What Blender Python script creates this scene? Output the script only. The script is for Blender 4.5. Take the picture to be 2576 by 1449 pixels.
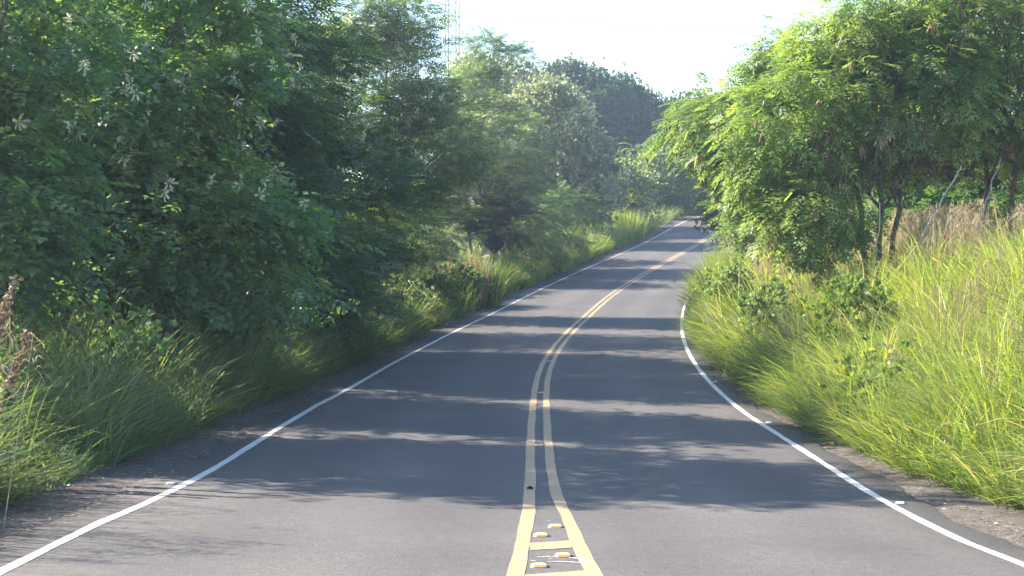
import bpy, math, random
import numpy as np
from mathutils import Vector

for o in list(bpy.data.objects): bpy.data.objects.remove(o)
SC = bpy.context.scene
COL = SC.collection
rng = np.random.default_rng(11)
random.seed(11)

# ------------------------------------------------------------------ camera
CAM_H = 2.1
cam_d = bpy.data.cameras.new("camera")
cam = bpy.data.objects.new("camera", cam_d); COL.objects.link(cam)
cam.location = (0, 0, CAM_H)
cam.rotation_euler = (math.radians(90) - math.atan(24.5 / 4000), 0, 0)
cam_d.sensor_width = 36; cam_d.lens = 36 * 4000 / 2576
cam_d.clip_start = 0.1; cam_d.clip_end = 6000
SC.camera = cam

# ------------------------------------------------------------------ light
SUN_EL = math.radians(37); SUN_AZ = math.radians(-69)          # azimuth from +Y, clockwise
sun_dir = Vector((math.sin(SUN_AZ) * math.cos(SUN_EL), math.cos(SUN_AZ) * math.cos(SUN_EL), math.sin(SUN_EL)))
sd = bpy.data.lights.new("sun", 'SUN'); sd.energy = 3.9; sd.angle = math.radians(0.53); sd.color = (1.0, 0.89, 0.76)
sun = bpy.data.objects.new("sun", sd); COL.objects.link(sun)
sun.rotation_euler = sun_dir.to_track_quat('Z', 'Y').to_euler(); sun.location = (-30, 20, 40)
W = bpy.data.worlds.new("World"); SC.world = W; W.use_nodes = True
nt = W.node_tree
sky = nt.nodes.new('ShaderNodeTexSky'); sky.sky_type = 'NISHITA'; sky.sun_disc = False
sky.sun_elevation = SUN_EL; sky.sun_rotation = SUN_AZ
sky.air_density = 1.0; sky.dust_density = 0.6; sky.ozone_density = 2.0
bg = nt.nodes['Background']; bg.inputs['Strength'].default_value = 0.08
nt.links.new(sky.outputs[0], bg.inputs['Color'])
SC.view_settings.view_transform = 'Standard'; SC.view_settings.look = 'None'
SC.view_settings.exposure = 2.4; SC.view_settings.gamma = 1.0
SC.view_settings.use_curve_mapping = False
SC.cycles.max_bounces = 8; SC.cycles.diffuse_bounces = 5; SC.cycles.glossy_bounces = 2
SC.cycles.transmission_bounces = 4; SC.cycles.transparent_max_bounces = 4; SC.cycles.volume_bounces = 0
SC.cycles.use_denoising = True; SC.cycles.denoising_prefilter = 'FAST'
SC.cycles.use_adaptive_sampling = True; SC.cycles.adaptive_threshold = 0.02
HAZE = 0.0007

# ------------------------------------------------------------------ materials
def new_mat(name):
    m = bpy.data.materials.new(name); m.use_nodes = True
    t = m.node_tree; t.nodes.clear()
    out = t.nodes.new('ShaderNodeOutputMaterial')
    return m, t, out
def N(t, kind, **kw):
    n = t.nodes.new(kind)
    for k, v in kw.items():
        if k in n.inputs: n.inputs[k].default_value = v
        else: setattr(n, k, v)
    return n
def rgba(c): return (c[0], c[1], c[2], 1)
def ramp(t, stops):
    r = t.nodes.new('ShaderNodeValToRGB')
    e = r.color_ramp.elements
    e[0].position, e[0].color = stops[0][0], rgba(stops[0][1])
    e[1].position, e[1].color = stops[-1][0], rgba(stops[-1][1])
    for p, c in stops[1:-1]:
        n = e.new(p); n.color = rgba(c)
    return r

def leaf_mat(name, stops, trans=0.35, tcol=(1.3, 1.25, 0.5), rough=0.5, spec=0.35, under=None):
    """leaf: diffuse + sheen on top, some light let through; colour varies per leaf (attribute rnd)"""
    m, t, out = new_mat(name)
    at = N(t, 'ShaderNodeAttribute', attribute_name='rnd')
    r = ramp(t, stops); t.links.new(at.outputs['Fac'], r.inputs['Fac'])
    col = r.outputs[0]
    pb = N(t, 'ShaderNodeBsdfPrincipled', Roughness=rough)
    pb.inputs['Specular IOR Level'].default_value = spec
    base = col
    if under is not None:
        g = N(t, 'ShaderNodeNewGeometry')
        mx = N(t, 'ShaderNodeMix', data_type='RGBA'); mx.inputs[7].default_value = rgba(under)
        t.links.new(g.outputs['Backfacing'], mx.inputs[0]); t.links.new(col, mx.inputs[6])
        base = mx.outputs[2]
    t.links.new(base, pb.inputs['Base Color'])
    tr = N(t, 'ShaderNodeBsdfTranslucent')
    mul = N(t, 'ShaderNodeMix', data_type='RGBA', blend_type='MULTIPLY'); mul.inputs[0].default_value = 1
    mul.inputs[7].default_value = rgba(tcol); t.links.new(col, mul.inputs[6])
    t.links.new(mul.outputs[2], tr.inputs['Color'])
    ms = N(t, 'ShaderNodeMixShader', Fac=trans)
    t.links.new(pb.outputs[0], ms.inputs[1]); t.links.new(tr.outputs[0], ms.inputs[2])
    t.links.new(ms.outputs[0], out.inputs['Surface'])
    return m

def simple_mat(name, c1, c2=None, scale=8, rough=0.8, spec=0.3, bump=0.0, detail=6, stretch=None):
    m, t, out = new_mat(name)
    pb = N(t, 'ShaderNodeBsdfPrincipled', Roughness=rough); pb.inputs['Specular IOR Level'].default_value = spec
    tc = N(t, 'ShaderNodeTexCoord'); src = tc.outputs['Object']
    if stretch:
        mp = N(t, 'ShaderNodeMapping'); mp.inputs['Scale'].default_value = stretch
        t.links.new(src, mp.inputs['Vector']); src = mp.outputs[0]
    nz = N(t, 'ShaderNodeTexNoise', Scale=scale, Detail=detail); t.links.new(src, nz.inputs['Vector'])
    r = ramp(t, [(0.35, c1), (0.65, c2 or c1)]); t.links.new(nz.outputs['Fac'], r.inputs['Fac'])
    t.links.new(r.outputs[0], pb.inputs['Base Color'])
    if bump:
        b = N(t, 'ShaderNodeBump', Strength=bump, Distance=0.02); t.links.new(nz.outputs['Fac'], b.inputs['Height'])
        t.links.new(b.outputs[0], pb.inputs['Normal'])
    t.links.new(pb.outputs[0], out.inputs['Surface'])
    return m

def asphalt_mat():
    m, t, out = new_mat('asphalt')
    pb = N(t, 'ShaderNodeBsdfPrincipled', Roughness=0.78); pb.inputs['Specular IOR Level'].default_value = 0.35
    tc = N(t, 'ShaderNodeTexCoord')
    big = N(t, 'ShaderNodeTexNoise', Scale=0.35, Detail=4); t.links.new(tc.outputs['Object'], big.inputs['Vector'])
    fine = N(t, 'ShaderNodeTexNoise', Scale=70, Detail=3); t.links.new(tc.outputs['Object'], fine.inputs['Vector'])
    mid = N(t, 'ShaderNodeTexNoise', Scale=9, Detail=8, Roughness=0.85); t.links.new(tc.outputs['Object'], mid.inputs['Vector'])
    r = ramp(t, [(0.3, (0.074, 0.071, 0.070)), (0.7, (0.102, 0.096, 0.092))]); t.links.new(big.outputs['Fac'], r.inputs['Fac'])
    r2 = ramp(t, [(0.38, (0.72, 0.72, 0.74)), (0.5, (1, 1, 1)), (0.66, (1.35, 1.32, 1.28))]); t.links.new(fine.outputs['Fac'], r2.inputs['Fac'])
    r3 = ramp(t, [(0.36, (0.80, 0.80, 0.81)), (0.64, (1.18, 1.17, 1.15))]); t.links.new(mid.outputs['Fac'], r3.inputs['Fac'])
    a = N(t, 'ShaderNodeMix', data_type='RGBA', blend_type='MULTIPLY'); a.inputs[0].default_value = 1
    t.links.new(r.outputs[0], a.inputs[6]); t.links.new(r2.outputs[0], a.inputs[7])
    b = N(t, 'ShaderNodeMix', data_type='RGBA', blend_type='MULTIPLY'); b.inputs[0].default_value = 1
    t.links.new(a.outputs[2], b.inputs[6]); t.links.new(r3.outputs[0], b.inputs[7])
    # wheel tracks run along the lanes (uv.x = metres across, uv.y = metres along)
    uv = N(t, 'ShaderNodeUVMap'); uv.uv_map = 'UVMap'
    sx = N(t, 'ShaderNodeSeparateXYZ'); t.links.new(uv.outputs[0], sx.inputs[0])
    wv = N(t, 'ShaderNodeMath', operation='COSINE'); ml = N(t, 'ShaderNodeMath', operation='MULTIPLY'); ml.inputs[1].default_value = 3.5
    t.links.new(sx.outputs[0], ml.inputs[0]); t.links.new(ml.outputs[0], wv.inputs[0])
    r4 = ramp(t, [(0.0, (0.90, 0.90, 0.91)), (1.0, (1.06, 1.06, 1.05))]); 
    ad = N(t, 'ShaderNodeMath', operation='MULTIPLY_ADD'); ad.inputs[1].default_value = 0.5; ad.inputs[2].default_value = 0.5
    t.links.new(wv.outputs[0], ad.inputs[0]); t.links.new(ad.outputs[0], r4.inputs['Fac'])
    c = N(t, 'ShaderNodeMix', data_type='RGBA', blend_type='MULTIPLY'); c.inputs[0].default_value = 1
    t.links.new(b.outputs[2], c.inputs[6]); t.links.new(r4.outputs[0], c.inputs[7])
    t.links.new(c.outputs[2], pb.inputs['Base Color'])
    bp = N(t, 'ShaderNodeBump', Strength=0.35, Distance=0.01); t.links.new(fine.outputs['Fac'], bp.inputs['Height'])
    t.links.new(bp.outputs[0], pb.inputs['Normal'])
    t.links.new(pb.outputs[0], out.inputs['Surface'])
    return m

def paint_mat(name, c, worn, wear=0.62):
    m, t, out = new_mat(name)
    pb = N(t, 'ShaderNodeBsdfPrincipled', Roughness=0.6); pb.inputs['Specular IOR Level'].default_value = 0.35
    tc = N(t, 'ShaderNodeTexCoord')
    n1 = N(t, 'ShaderNodeTexNoise', Scale=26, Detail=6, Roughness=0.75); t.links.new(tc.outputs['Object'], n1.inputs['Vector'])
    n2 = N(t, 'ShaderNodeTexNoise', Scale=2.0, Detail=3); t.links.new(tc.outputs['Object'], n2.inputs['Vector'])
    r = ramp(t, [(0.3, tuple(x * 0.84 for x in c)), (0.7, c)]); t.links.new(n2.outputs['Fac'], r.inputs['Fac'])
    w = ramp(t, [(wear, (0, 0, 0)), (wear + 0.05, (1, 1, 1))]); t.links.new(n1.outputs['Fac'], w.inputs['Fac'])
    mx = N(t, 'ShaderNodeMix', data_type='RGBA'); t.links.new(w.outputs[0], mx.inputs[0])
    t.links.new(r.outputs[0], mx.inputs[6]); mx.inputs[7].default_value = rgba(worn)
    t.links.new(mx.outputs[2], pb.inputs['Base Color']); t.links.new(pb.outputs[0], out.inputs['Surface'])
    return m

M = {}
M['asphalt'] = asphalt_mat()
M['white_paint'] = paint_mat('white_paint', (0.6, 0.6, 0.585), (0.2, 0.2, 0.2), 0.60)
M['yellow_paint'] = paint_mat('yellow_paint', (0.40, 0.275, 0.145), (0.2, 0.17, 0.12), 0.60)
M['bark'] = simple_mat('bark', (0.07, 0.055, 0.045), (0.16, 0.13, 0.10), 14, 0.9, bump=0.6, stretch=(1, 1, 0.25))
M['pale_bark'] = simple_mat('pale_bark', (0.28, 0.23, 0.18), (0.42, 0.36, 0.29), 10, 0.85, bump=0.3, stretch=(1, 1, 0.3))
M['dirt'] = simple_mat('dirt', (0.065, 0.052, 0.047), (0.15, 0.115, 0.10), 9, 0.95, bump=0.5)
M['steel'] = simple_mat('galvanised_steel', (0.22, 0.23, 0.26), (0.3, 0.31, 0.34), 3, 0.55)
M['sign_back'] = simple_mat('sign_back', (0.016, 0.016, 0.021), (0.028, 0.027, 0.032), 5, 0.6, spec=0.3)
M['sign_yellow'] = simple_mat('sign_yellow', (0.7, 0.5, 0.03), (0.75, 0.52, 0.03), 5, 0.5)
M['wood_post'] = simple_mat('wood_post', (0.12, 0.09, 0.07), (0.22, 0.18, 0.14), 12, 0.9, bump=0.4)
M['stud_body'] = simple_mat('stud_body', (0.72, 0.56, 0.34), (0.8, 0.66, 0.46), 30, 0.5)
M['stud_white'] = simple_mat('stud_white', (0.5, 0.5, 0.48), (0.6, 0.6, 0.58), 30, 0.5)
M['reflector'] = simple_mat('reflector', (0.68, 0.27, 0.04), (0.76, 0.34, 0.06), 60, 0.25, spec=0.6)
M['reflector_white'] = simple_mat('reflector_white', (0.6, 0.62, 0.62), (0.72, 0.72, 0.7), 60, 0.25, spec=0.6)
M['dark_glue'] = simple_mat('dark_glue', (0.02, 0.02, 0.02), (0.035, 0.035, 0.035), 30, 0.8)
M['litter'] = simple_mat('litter', (0.7, 0.7, 0.7), (0.8, 0.8, 0.8), 20, 0.5)
M['cable'] = simple_mat('cable', (0.12, 0.13, 0.15), (0.16, 0.17, 0.18), 3, 0.5)
M['leaf_vine'] = leaf_mat('leaf_vine', [(0, (0.08, 0.16, 0.095)), (0.45, (0.125, 0.215, 0.115)), (0.78, (0.20, 0.30, 0.14)), (1, (0.44, 0.47, 0.28))], 0.48, (1.5, 1.6, 0.55), rough=.4, spec=.5)
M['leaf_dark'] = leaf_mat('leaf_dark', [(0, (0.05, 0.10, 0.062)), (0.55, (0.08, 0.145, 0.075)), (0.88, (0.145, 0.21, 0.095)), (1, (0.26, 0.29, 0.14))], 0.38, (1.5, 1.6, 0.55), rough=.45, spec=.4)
M['leaf_mid'] = leaf_mat('leaf_mid', [(0, (0.07, 0.13, 0.055)), (0.45, (0.13, 0.20, 0.085)), (0.75, (0.23, 0.29, 0.13)), (0.9, (0.40, 0.40, 0.25)), (1, (0.62, 0.58, 0.44))], 0.5, (1.35, 1.4, 0.65), rough=.4, spec=.45)
M['leaf_olive'] = leaf_mat('leaf_olive', [(0, (0.05, 0.06, 0.03)), (0.6, (0.085, 0.095, 0.04)), (1, (0.14, 0.12, 0.07))], 0.3, (1.4, 1.3, 0.5))
M['leaf_pale'] = leaf_mat('leaf_pale', [(0, (0.10, 0.16, 0.085)), (0.3, (0.16, 0.22, 0.12)), (0.52, (0.30, 0.34, 0.21)), (0.68, (0.52, 0.52, 0.38)), (1, (0.74, 0.71, 0.56))], 0.42, (1.25, 1.25, 0.8), under=(0.34, 0.37, 0.27), rough=.4, spec=.5)
M['leaf_far'] = leaf_mat('leaf_far', [(0, (0.04, 0.08, 0.035)), (0.6, (0.065, 0.115, 0.045)), (0.9, (0.13, 0.18, 0.07)), (1, (0.26, 0.29, 0.15))], 0.35, (1.3, 1.3, 0.6), rough=.5)
M['leaf_bright'] = leaf_mat('leaf_bright', [(0, (0.11, 0.19, 0.06)), (0.45, (0.18, 0.285, 0.085)), (0.85, (0.28, 0.37, 0.12)), (1, (0.46, 0.46, 0.24))], 0.5, (1.35, 1.3, 0.5), rough=.45, spec=.35)
M['leaf_deep'] = leaf_mat('leaf_deep', [(0, (0.06, 0.14, 0.06)), (0.6, (0.09, 0.19, 0.065)), (1, (0.18, 0.28, 0.09))], 0.45, (1.5, 1.5, 0.5), rough=.45, spec=.35)
M['leaf_banana'] = leaf_mat('leaf_banana', [(0, (0.1, 0.15, 0.06)), (1, (0.16, 0.2, 0.08))], 0.35, (1.5, 1.5, 0.5))
M['grass_green'] = leaf_mat('grass_green', [(0, (0.08, 0.15, 0.045)), (0.5, (0.14, 0.22, 0.07)), (0.82, (0.22, 0.29, 0.10)), (0.9, (0.38, 0.35, 0.2)), (1, (0.46, 0.4, 0.27))], 0.45, (1.35, 1.35, 0.45), rough=.5, spec=.3)
M['grass_bright'] = leaf_mat('grass_bright', [(0, (0.11, 0.19, 0.05)), (0.45, (0.21, 0.30, 0.07)), (0.78, (0.33, 0.40, 0.10)), (0.88, (0.46, 0.44, 0.22)), (1, (0.55, 0.48, 0.30))], 0.48, (1.25, 1.25, 0.42), rough=.5, spec=.3)
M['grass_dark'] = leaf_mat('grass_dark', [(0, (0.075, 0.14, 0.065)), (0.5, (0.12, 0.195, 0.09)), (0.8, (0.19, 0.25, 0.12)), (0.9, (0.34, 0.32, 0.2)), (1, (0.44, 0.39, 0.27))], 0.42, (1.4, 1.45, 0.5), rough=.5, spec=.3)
M['dry_straw'] = leaf_mat('dry_straw', [(0, (0.20, 0.145, 0.10)), (0.6, (0.30, 0.22, 0.15)), (1, (0.40, 0.31, 0.21))], 0.3, (1.1, 1.05, 0.9))
M['seed_pink'] = leaf_mat('seed_pink', [(0, (0.36, 0.29, 0.21)), (0.6, (0.46, 0.38, 0.27)), (1, (0.56, 0.49, 0.35))], 0.4, (1.05, 1.0, 0.88))
M['pod_brown'] = leaf_mat('pod_brown', [(0, (0.05, 0.03, 0.02)), (0.7, (0.17, 0.10, 0.06)), (1, (0.42, 0.32, 0.2))], 0.15, (1.2, 1, 0.6))
M['petal'] = leaf_mat('petal', [(0, (0.66, 0.60, 0.48)), (1, (0.84, 0.78, 0.64))], 0.5, (1.0, 1.0, 0.85))

# ------------------------------------------------------------------ tags and mesh helpers
def tag(o, label=None, cat=None, group=None, kind=None):
    if label: o['label'] = label
    if cat: o['category'] = cat
    if group: o['group'] = group
    if kind: o['kind'] = kind
    return o
def link_mesh(name, me, mat=None, parent=None):
    o = bpy.data.objects.new(name, me); COL.objects.link(o)
    if mat and not me.materials: me.materials.append(mat)
    if parent: o.parent = parent
    return o
def empty(name, loc, rz=0):
    e = bpy.data.objects.new(name, None); COL.objects.link(e); e.location = loc; e.rotation_euler = (0, 0, rz)
    e.empty_display_size = 0.3
    return e
def np_mesh(name, V, F, rnd=None):
    """V (n,3); F (m,k) with k = 3 or 4; rnd per face"""
    me = bpy.data.meshes.new(name)
    V = np.ascontiguousarray(V, dtype=np.float32); F = np.ascontiguousarray(F, dtype=np.int32)
    me.vertices.add(len(V)); me.vertices.foreach_set('co', V.ravel())
    k = F.shape[1]
    me.loops.add(F.size); me.loops.foreach_set('vertex_index', F.ravel())
    me.polygons.add(len(F)); me.polygons.foreach_set('loop_start', np.arange(0, F.size, k, dtype=np.int32))
    me.update(calc_edges=True)
    if rnd is not None:
        a = me.attributes.new('rnd', 'FLOAT', 'FACE'); a.data.foreach_set('value', np.ascontiguousarray(rnd, dtype=np.float32))
    return me
class Soup:
    """collects vertices, quads / triangles"""
    def __init__(s): s.V = []; s.F = []; s.n = 0
    def add(s, V, F):
        s.V += [tuple(v) for v in V]; s.F += [tuple(i + s.n for i in f) for f in F]; s.n += len(V)
    def box(s, c, d, rz=0):
        x, y, z = c; a, b, e = d[0] / 2, d[1] / 2, d[2] / 2
        cr, sr = math.cos(rz), math.sin(rz)
        V = [(x + i * a * cr - j * b * sr, y + i * a * sr + j * b * cr, z + k * e) for k in (-1, 1) for i, j in ((-1, -1), (1, -1), (1, 1), (-1, 1))]
        s.add(V, [(3, 2, 1, 0), (4, 5, 6, 7), (0, 1, 5, 4), (1, 2, 6, 5), (2, 3, 7, 6), (3, 0, 4, 7)])
    def tube(s, P, R, sides=6, cap=True):
        P = [Vector(p) for p in P]; n = len(P); V = []
        for i, p in enumerate(P):
            d = (P[min(i + 1, n - 1)] - P[max(i - 1, 0)]).normalized()
            u = d.cross(Vector((0, 0, 1)) if abs(d.z) < 0.95 else Vector((1, 0, 0))).normalized(); w = d.cross(u)
            for k in range(sides):
                a = 2 * math.pi * k / sides
                V.append(p + (u * math.cos(a) + w * math.sin(a)) * R[i])
        F = []
        for i in range(n - 1):
            for k in range(sides):
                k2 = (k + 1) % sides
                F.append((i * sides + k, i * sides + k2, (i + 1) * sides + k2, (i + 1) * sides + k))
        if cap:
            F.append(tuple(range(sides - 1, -1, -1))); F.append(tuple((n - 1) * sides + k for k in range(sides)))
        s.add(V, F)
    def obj(s, name, mat, parent=None, smooth=False):
        me = bpy.data.meshes.new(name); me.from_pydata(s.V, [], s.F); me.update()
        if smooth: me.polygons.foreach_set('use_smooth', [True] * len(me.polygons))
        return link_mesh(name, me, mat, parent)

# ------------------------------------------------------------------ road in space: arc length s, offset t (right positive)
KN = [-40, 7.9, 8., 14, 20, 28, 36, 46, 60, 75, 90, 110, 120, 135, 150, 180, 300]
KK = [0, 0, -.5876, -.001, .2096, .0256, .4723, .3372, .0996, .5433, .3894, -.2017, -.2, 0.2, 0.9, 1.1, 1.1]
GG = [0, 0, -.2998, -.4333, .0435, -.0058, .2266, .2888, .328, .6287, .8958, .9793, 1.0, .95, .7, 0.3, 0.0]
UU = [0, 0, -.0461, 2.5037, 1.6206, 2.4724, .4092, -.998, -.0812, .5079, 1.041, .7119, .69, .66, .58, .55, .5]
DS = 0.25
S = np.arange(-40, 300, DS)
_k = np.interp(S, KN, KK) * .01; _g = np.interp(S, KN, GG) * .1
TH = np.cumsum(_k) * DS; RX = np.cumsum(np.sin(TH)) * DS; RY = np.cumsum(np.cos(TH)) * DS; RZ = np.cumsum(_g) * DS
i8 = int(48 / DS)
TH += 0.0207 - TH[i8]
RX = np.cumsum(np.sin(TH)) * DS; RY = np.cumsum(np.cos(TH)) * DS
RX += .2604 - RX[i8]; RY += 8 - RY[i8]; RZ += .0823 - RZ[i8]
SUP = np.interp(S, KN, UU) * .01
W_L, W_R = 3.9135, 3.6939                                     # centre to the white lines
def road(s, t, dz=0.0):
    x = np.interp(s, S, RX); y = np.interp(s, S, RY); th = np.interp(s, S, TH); z = np.interp(s, S, RZ); su = np.interp(s, S, SUP)
    return np.stack([x + t * np.cos(th), y - t * np.sin(th), z - np.clip(t, -4.6, 4.6) * su + dz], -1)
def to_st(x, y):
    x = np.asarray(x, float).ravel(); y = np.asarray(y, float).ravel()
    s = np.empty(len(x)); t = np.empty(len(x)); sub = slice(None, None, 4)
    X, Y, T, SS = RX[sub], RY[sub], TH[sub], S[sub]
    for a in range(0, len(x), 4000):
        b = slice(a, a + 4000)
        i = ((X[None] - x[b, None]) ** 2 + (Y[None] - y[b, None]) ** 2).argmin(1)
        dx, dy = x[b] - X[i], y[b] - Y[i]
        t[b] = dx * np.cos(T[i]) - dy * np.sin(T[i]); s[b] = SS[i] + dx * np.sin(T[i]) + dy * np.cos(T[i])
    return s, t
def wob(x, y, f=1.0):
    return (np.sin(x * .9 * f + 1.3) * np.cos(y * .7 * f + .4) + .5 * np.sin(x * 2.1 * f + y * 1.7 * f) + .3 * np.sin(3.9 * x * f - 2.3 * y * f + 1)) / 1.8
def sstep(a): a = np.clip(a, 0, 1); return a * a * (3 - 2 * a)
def height(x, y):
    x = np.asarray(x, float); y = np.asarray(y, float); shp = x.shape
    s, t = to_st(x, y); xf, yf = x.ravel(), y.ravel()
    z = np.interp(s, S, RZ) - np.clip(t, -4.6, 4.6) * np.interp(s, S, SUP)
    dl = np.clip(-t - 5.3, 0, None); dr = np.clip(t - 4.9, 0, None)
    z += 0.9 * sstep(dl / 9) + np.clip(dl - 9, 0, 60) * .01
    z += 1.85 * sstep(dr / 5.0) * np.interp(s, [0, 14, 30, 60, 90], [1.0, 1.0, 1.0, .75, .5]) + np.clip(dr - 7, 0, 60) * .01
    off = np.clip((np.abs(t) - 4.7) / 1.2, 0, 1)
    z += off * .06 * wob(xf, yf, 1.3) + np.clip((np.abs(t) - 4.2) / .6, 0, 1) * .012 * wob(xf, yf, 5)
    z -= .03 * (1 - sstep((np.abs(t) - 4.15) / .35))
    z -= .015
    return z.reshape(shp)
def H1(x, y): return float(height(np.array([x]), np.array([y]))[0])

# terrain sheet
def axis(fine0, fine1, step, ext, g=1.25):
    a = list(np.arange(fine0, fine1 + 1e-6, step)); d = step
    while a[-1] < ext[1]: d *= g; a.append(a[-1] + d)
    d = step; b = []
    v = fine0
    while v > ext[0]: d *= g; v -= d; b.append(v)
    return np.array(b[::-1] + a)
gx = axis(-14, 26, 0.33, (-2500, 2500)); gy = axis(6, 130, 0.5, (-200, 4000))
GX, GY = np.meshgrid(gx, gy); GZ = height(GX, GY)
V = np.stack([GX.ravel(), GY.ravel(), GZ.ravel()], 1); nx = len(gx); ny = len(gy)
I = (np.arange(ny - 1)[:, None] * nx + np.arange(nx - 1)[None]).ravel()
me = np_mesh('ground', V, np.stack([I, I + 1, I + nx + 1, I + nx], 1))
me.polygons.foreach_set('use_smooth', [True] * len(me.polygons))
_s, _t = to_st(V[:, 0], V[:, 1])
a = me.attributes.new('edge', 'FLOAT', 'POINT'); a.data.foreach_set('value', np.abs(_t).astype(np.float32))
def ground_mat():
    m, t, out = new_mat('ground')
    pb = N(t, 'ShaderNodeBsdfPrincipled', Roughness=0.95); pb.inputs['Specular IOR Level'].default_value = 0.2
    tc = N(t, 'ShaderNodeTexCoord'); at = N(t, 'ShaderNodeAttribute', attribute_name='edge')
    n1 = N(t, 'ShaderNodeTexNoise', Scale=6, Detail=8, Roughness=0.7); t.links.new(tc.outputs['Object'], n1.inputs['Vector'])
    n2 = N(t, 'ShaderNodeTexNoise', Scale=45, Detail=4); t.links.new(tc.outputs['Object'], n2.inputs['Vector'])
    d = ramp(t, [(0.3, (0.06, 0.056, 0.056)), (0.52, (0.10, 0.092, 0.09)), (0.74, (0.19, 0.165, 0.15))]); t.links.new(n1.outputs['Fac'], d.inputs['Fac'])
    d2 = ramp(t, [(0.35, (0.75, 0.75, 0.75)), (0.65, (1.25, 1.2, 1.15))]); t.links.new(n2.outputs['Fac'], d2.inputs['Fac'])
    mu = N(t, 'ShaderNodeMix', data_type='RGBA', blend_type='MULTIPLY'); mu.inputs[0].default_value = 1
    t.links.new(d.outputs[0], mu.inputs[6]); t.links.new(d2.outputs[0], mu.inputs[7])
    g = ramp(t, [(0.3, (0.05, 0.07, 0.025)), (0.6, (0.09, 0.11, 0.04)), (0.8, (0.15, 0.14, 0.07))]); t.links.new(n1.outputs['Fac'], g.inputs['Fac'])
    far = ramp(t, [(0.3, (0.11, 0.15, 0.06)), (0.7, (0.17, 0.2, 0.09))]); t.links.new(n1.outputs['Fac'], far.inputs['Fac'])
    mr = N(t, 'ShaderNodeMapRange'); mr.inputs[1].default_value = 5.4; mr.inputs[2].default_value = 6.8; t.links.new(at.outputs['Fac'], mr.inputs[0])
    mx = N(t, 'ShaderNodeMix', data_type='RGBA'); t.links.new(mr.outputs[0], mx.inputs[0]); t.links.new(mu.outputs[2], mx.inputs[6]); t.links.new(g.outputs[0], mx.inputs[7])
    mr2 = N(t, 'ShaderNodeMapRange'); mr2.inputs[1].default_value = 22; mr2.inputs[2].default_value = 30; t.links.new(at.outputs['Fac'], mr2.inputs[0])
    mx2 = N(t, 'ShaderNodeMix', data_type='RGBA'); t.links.new(mr2.outputs[0], mx2.inputs[0]); t.links.new(mx.outputs[2], mx2.inputs[6]); t.links.new(far.outputs[0], mx2.inputs[7])
    t.links.new(mx2.outputs[2], pb.inputs['Base Color'])
    bp = N(t, 'ShaderNodeBump', Strength=0.5, Distance=0.03); t.links.new(n2.outputs['Fac'], bp.inputs['Height']); t.links.new(bp.outputs[0], pb.inputs['Normal'])
    t.links.new(pb.outputs[0], out.inputs['Surface'])
    return m
M['ground'] = ground_mat()
tag(link_mesh('ground', me, M['ground']), kind='structure')

# road surface with crumbled edges
ss = np.concatenate([np.arange(-30, 8, 2), np.arange(8, 60, .2), np.arange(60, 240, .8)])
def edge_noise(s, seed): return .06 * np.sin(s * .9 + seed) + .03 * np.sin(s * 2.7 + 2 * seed) + .012 * np.sin(s * 7.3 + seed) + .008 * np.sin(s * 19 + seed)
tl = -W_L - .5 + edge_noise(ss, 1.0); tr = W_R + .42 + edge_noise(ss, 3.3)
tt = [tl - .05, tl] + [np.full(len(ss), v) for v in (-3.5, -2.5, -1.5, -.6, 0, .6, 1.5, 2.5, 3.3)] + [tr, tr + .05]
rows = [road(ss, t_, dz=(-.04 if i in (0, len(tt) - 1) else 0.0)) for i, t_ in enumerate(tt)]
V = np.stack(rows, 1).reshape(-1, 3); nc = len(tt)
I = (np.arange(len(ss) - 1)[:, None] * nc + np.arange(nc - 1)[None]).ravel()
me = np_mesh('road', V, np.stack([I, I + 1, I + nc + 1, I + nc], 1))
uvs = np.stack([np.stack(tt, 1).ravel(), np.repeat(ss, nc)], 1)
ul = me.uv_layers.new(name='UVMap'); li = np.empty(len(me.loops), dtype=np.int32); me.loops.foreach_get('vertex_index', li)
ul.data.foreach_set('uv', uvs[li].astype(np.float32).ravel())
tag(link_mesh('road', me, M['asphalt']), kind='structure')

def ribbon(name, s, t0, t1, mat, dz=.004):
    A = road(s, t0, dz); B = road(s, t1, dz); n = len(s)
    V = np.concatenate([A, B]); i = np.arange(n - 1)
    o = link_mesh(name, np_mesh(name, V, np.stack([i, n + i, n + i + 1, i + 1], 1)), mat)
    return tag(o, kind='structure')
sl = np.concatenate([np.arange(-20, 60, .15), np.arange(60, 200, .8)])
jig = lambda s, q: .004 * np.sin(s * 1.7 + q) + .002 * np.sin(s * 5.3 + q)
ribbon('white_edge_line', sl, -W_L - .052 + jig(sl, 0), -W_L + .052 + jig(sl, 2), M['white_paint'])
ribbon('white_edge_line', sl, W_R - .052 + jig(sl, 4), W_R + .052 + jig(sl, 1), M['white_paint'])
KS = [-20, 8, 11.2, 13.2, 15.5, 17.2, 17.4, 18.7, 23.4, 40, 200]
ribbon('yellow_centre_line', sl, np.interp(sl, KS, [-.42, -.42, -.345, -.285, -.225, -.205, -.2, -.185, -.18, -.18, -.18]) + jig(sl, 5),
       np.interp(sl, KS, [-.3, -.3, -.222, -.16, -.095, -.075, -.07, -.06, -.06, -.06, -.06]) + jig(sl, 7), M['yellow_paint'])
ribbon('yellow_centre_line', sl, np.interp(sl, KS, [.3, .3, .235, .18, .145, .085, .082, .08, .07, .06, .06]) + jig(sl, 8),
       np.interp(sl, KS, [.43, .43, .36, .305, .262, .215, .21, .20, .19, .18, .18]) + jig(sl, 9), M['yellow_paint'])
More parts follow.
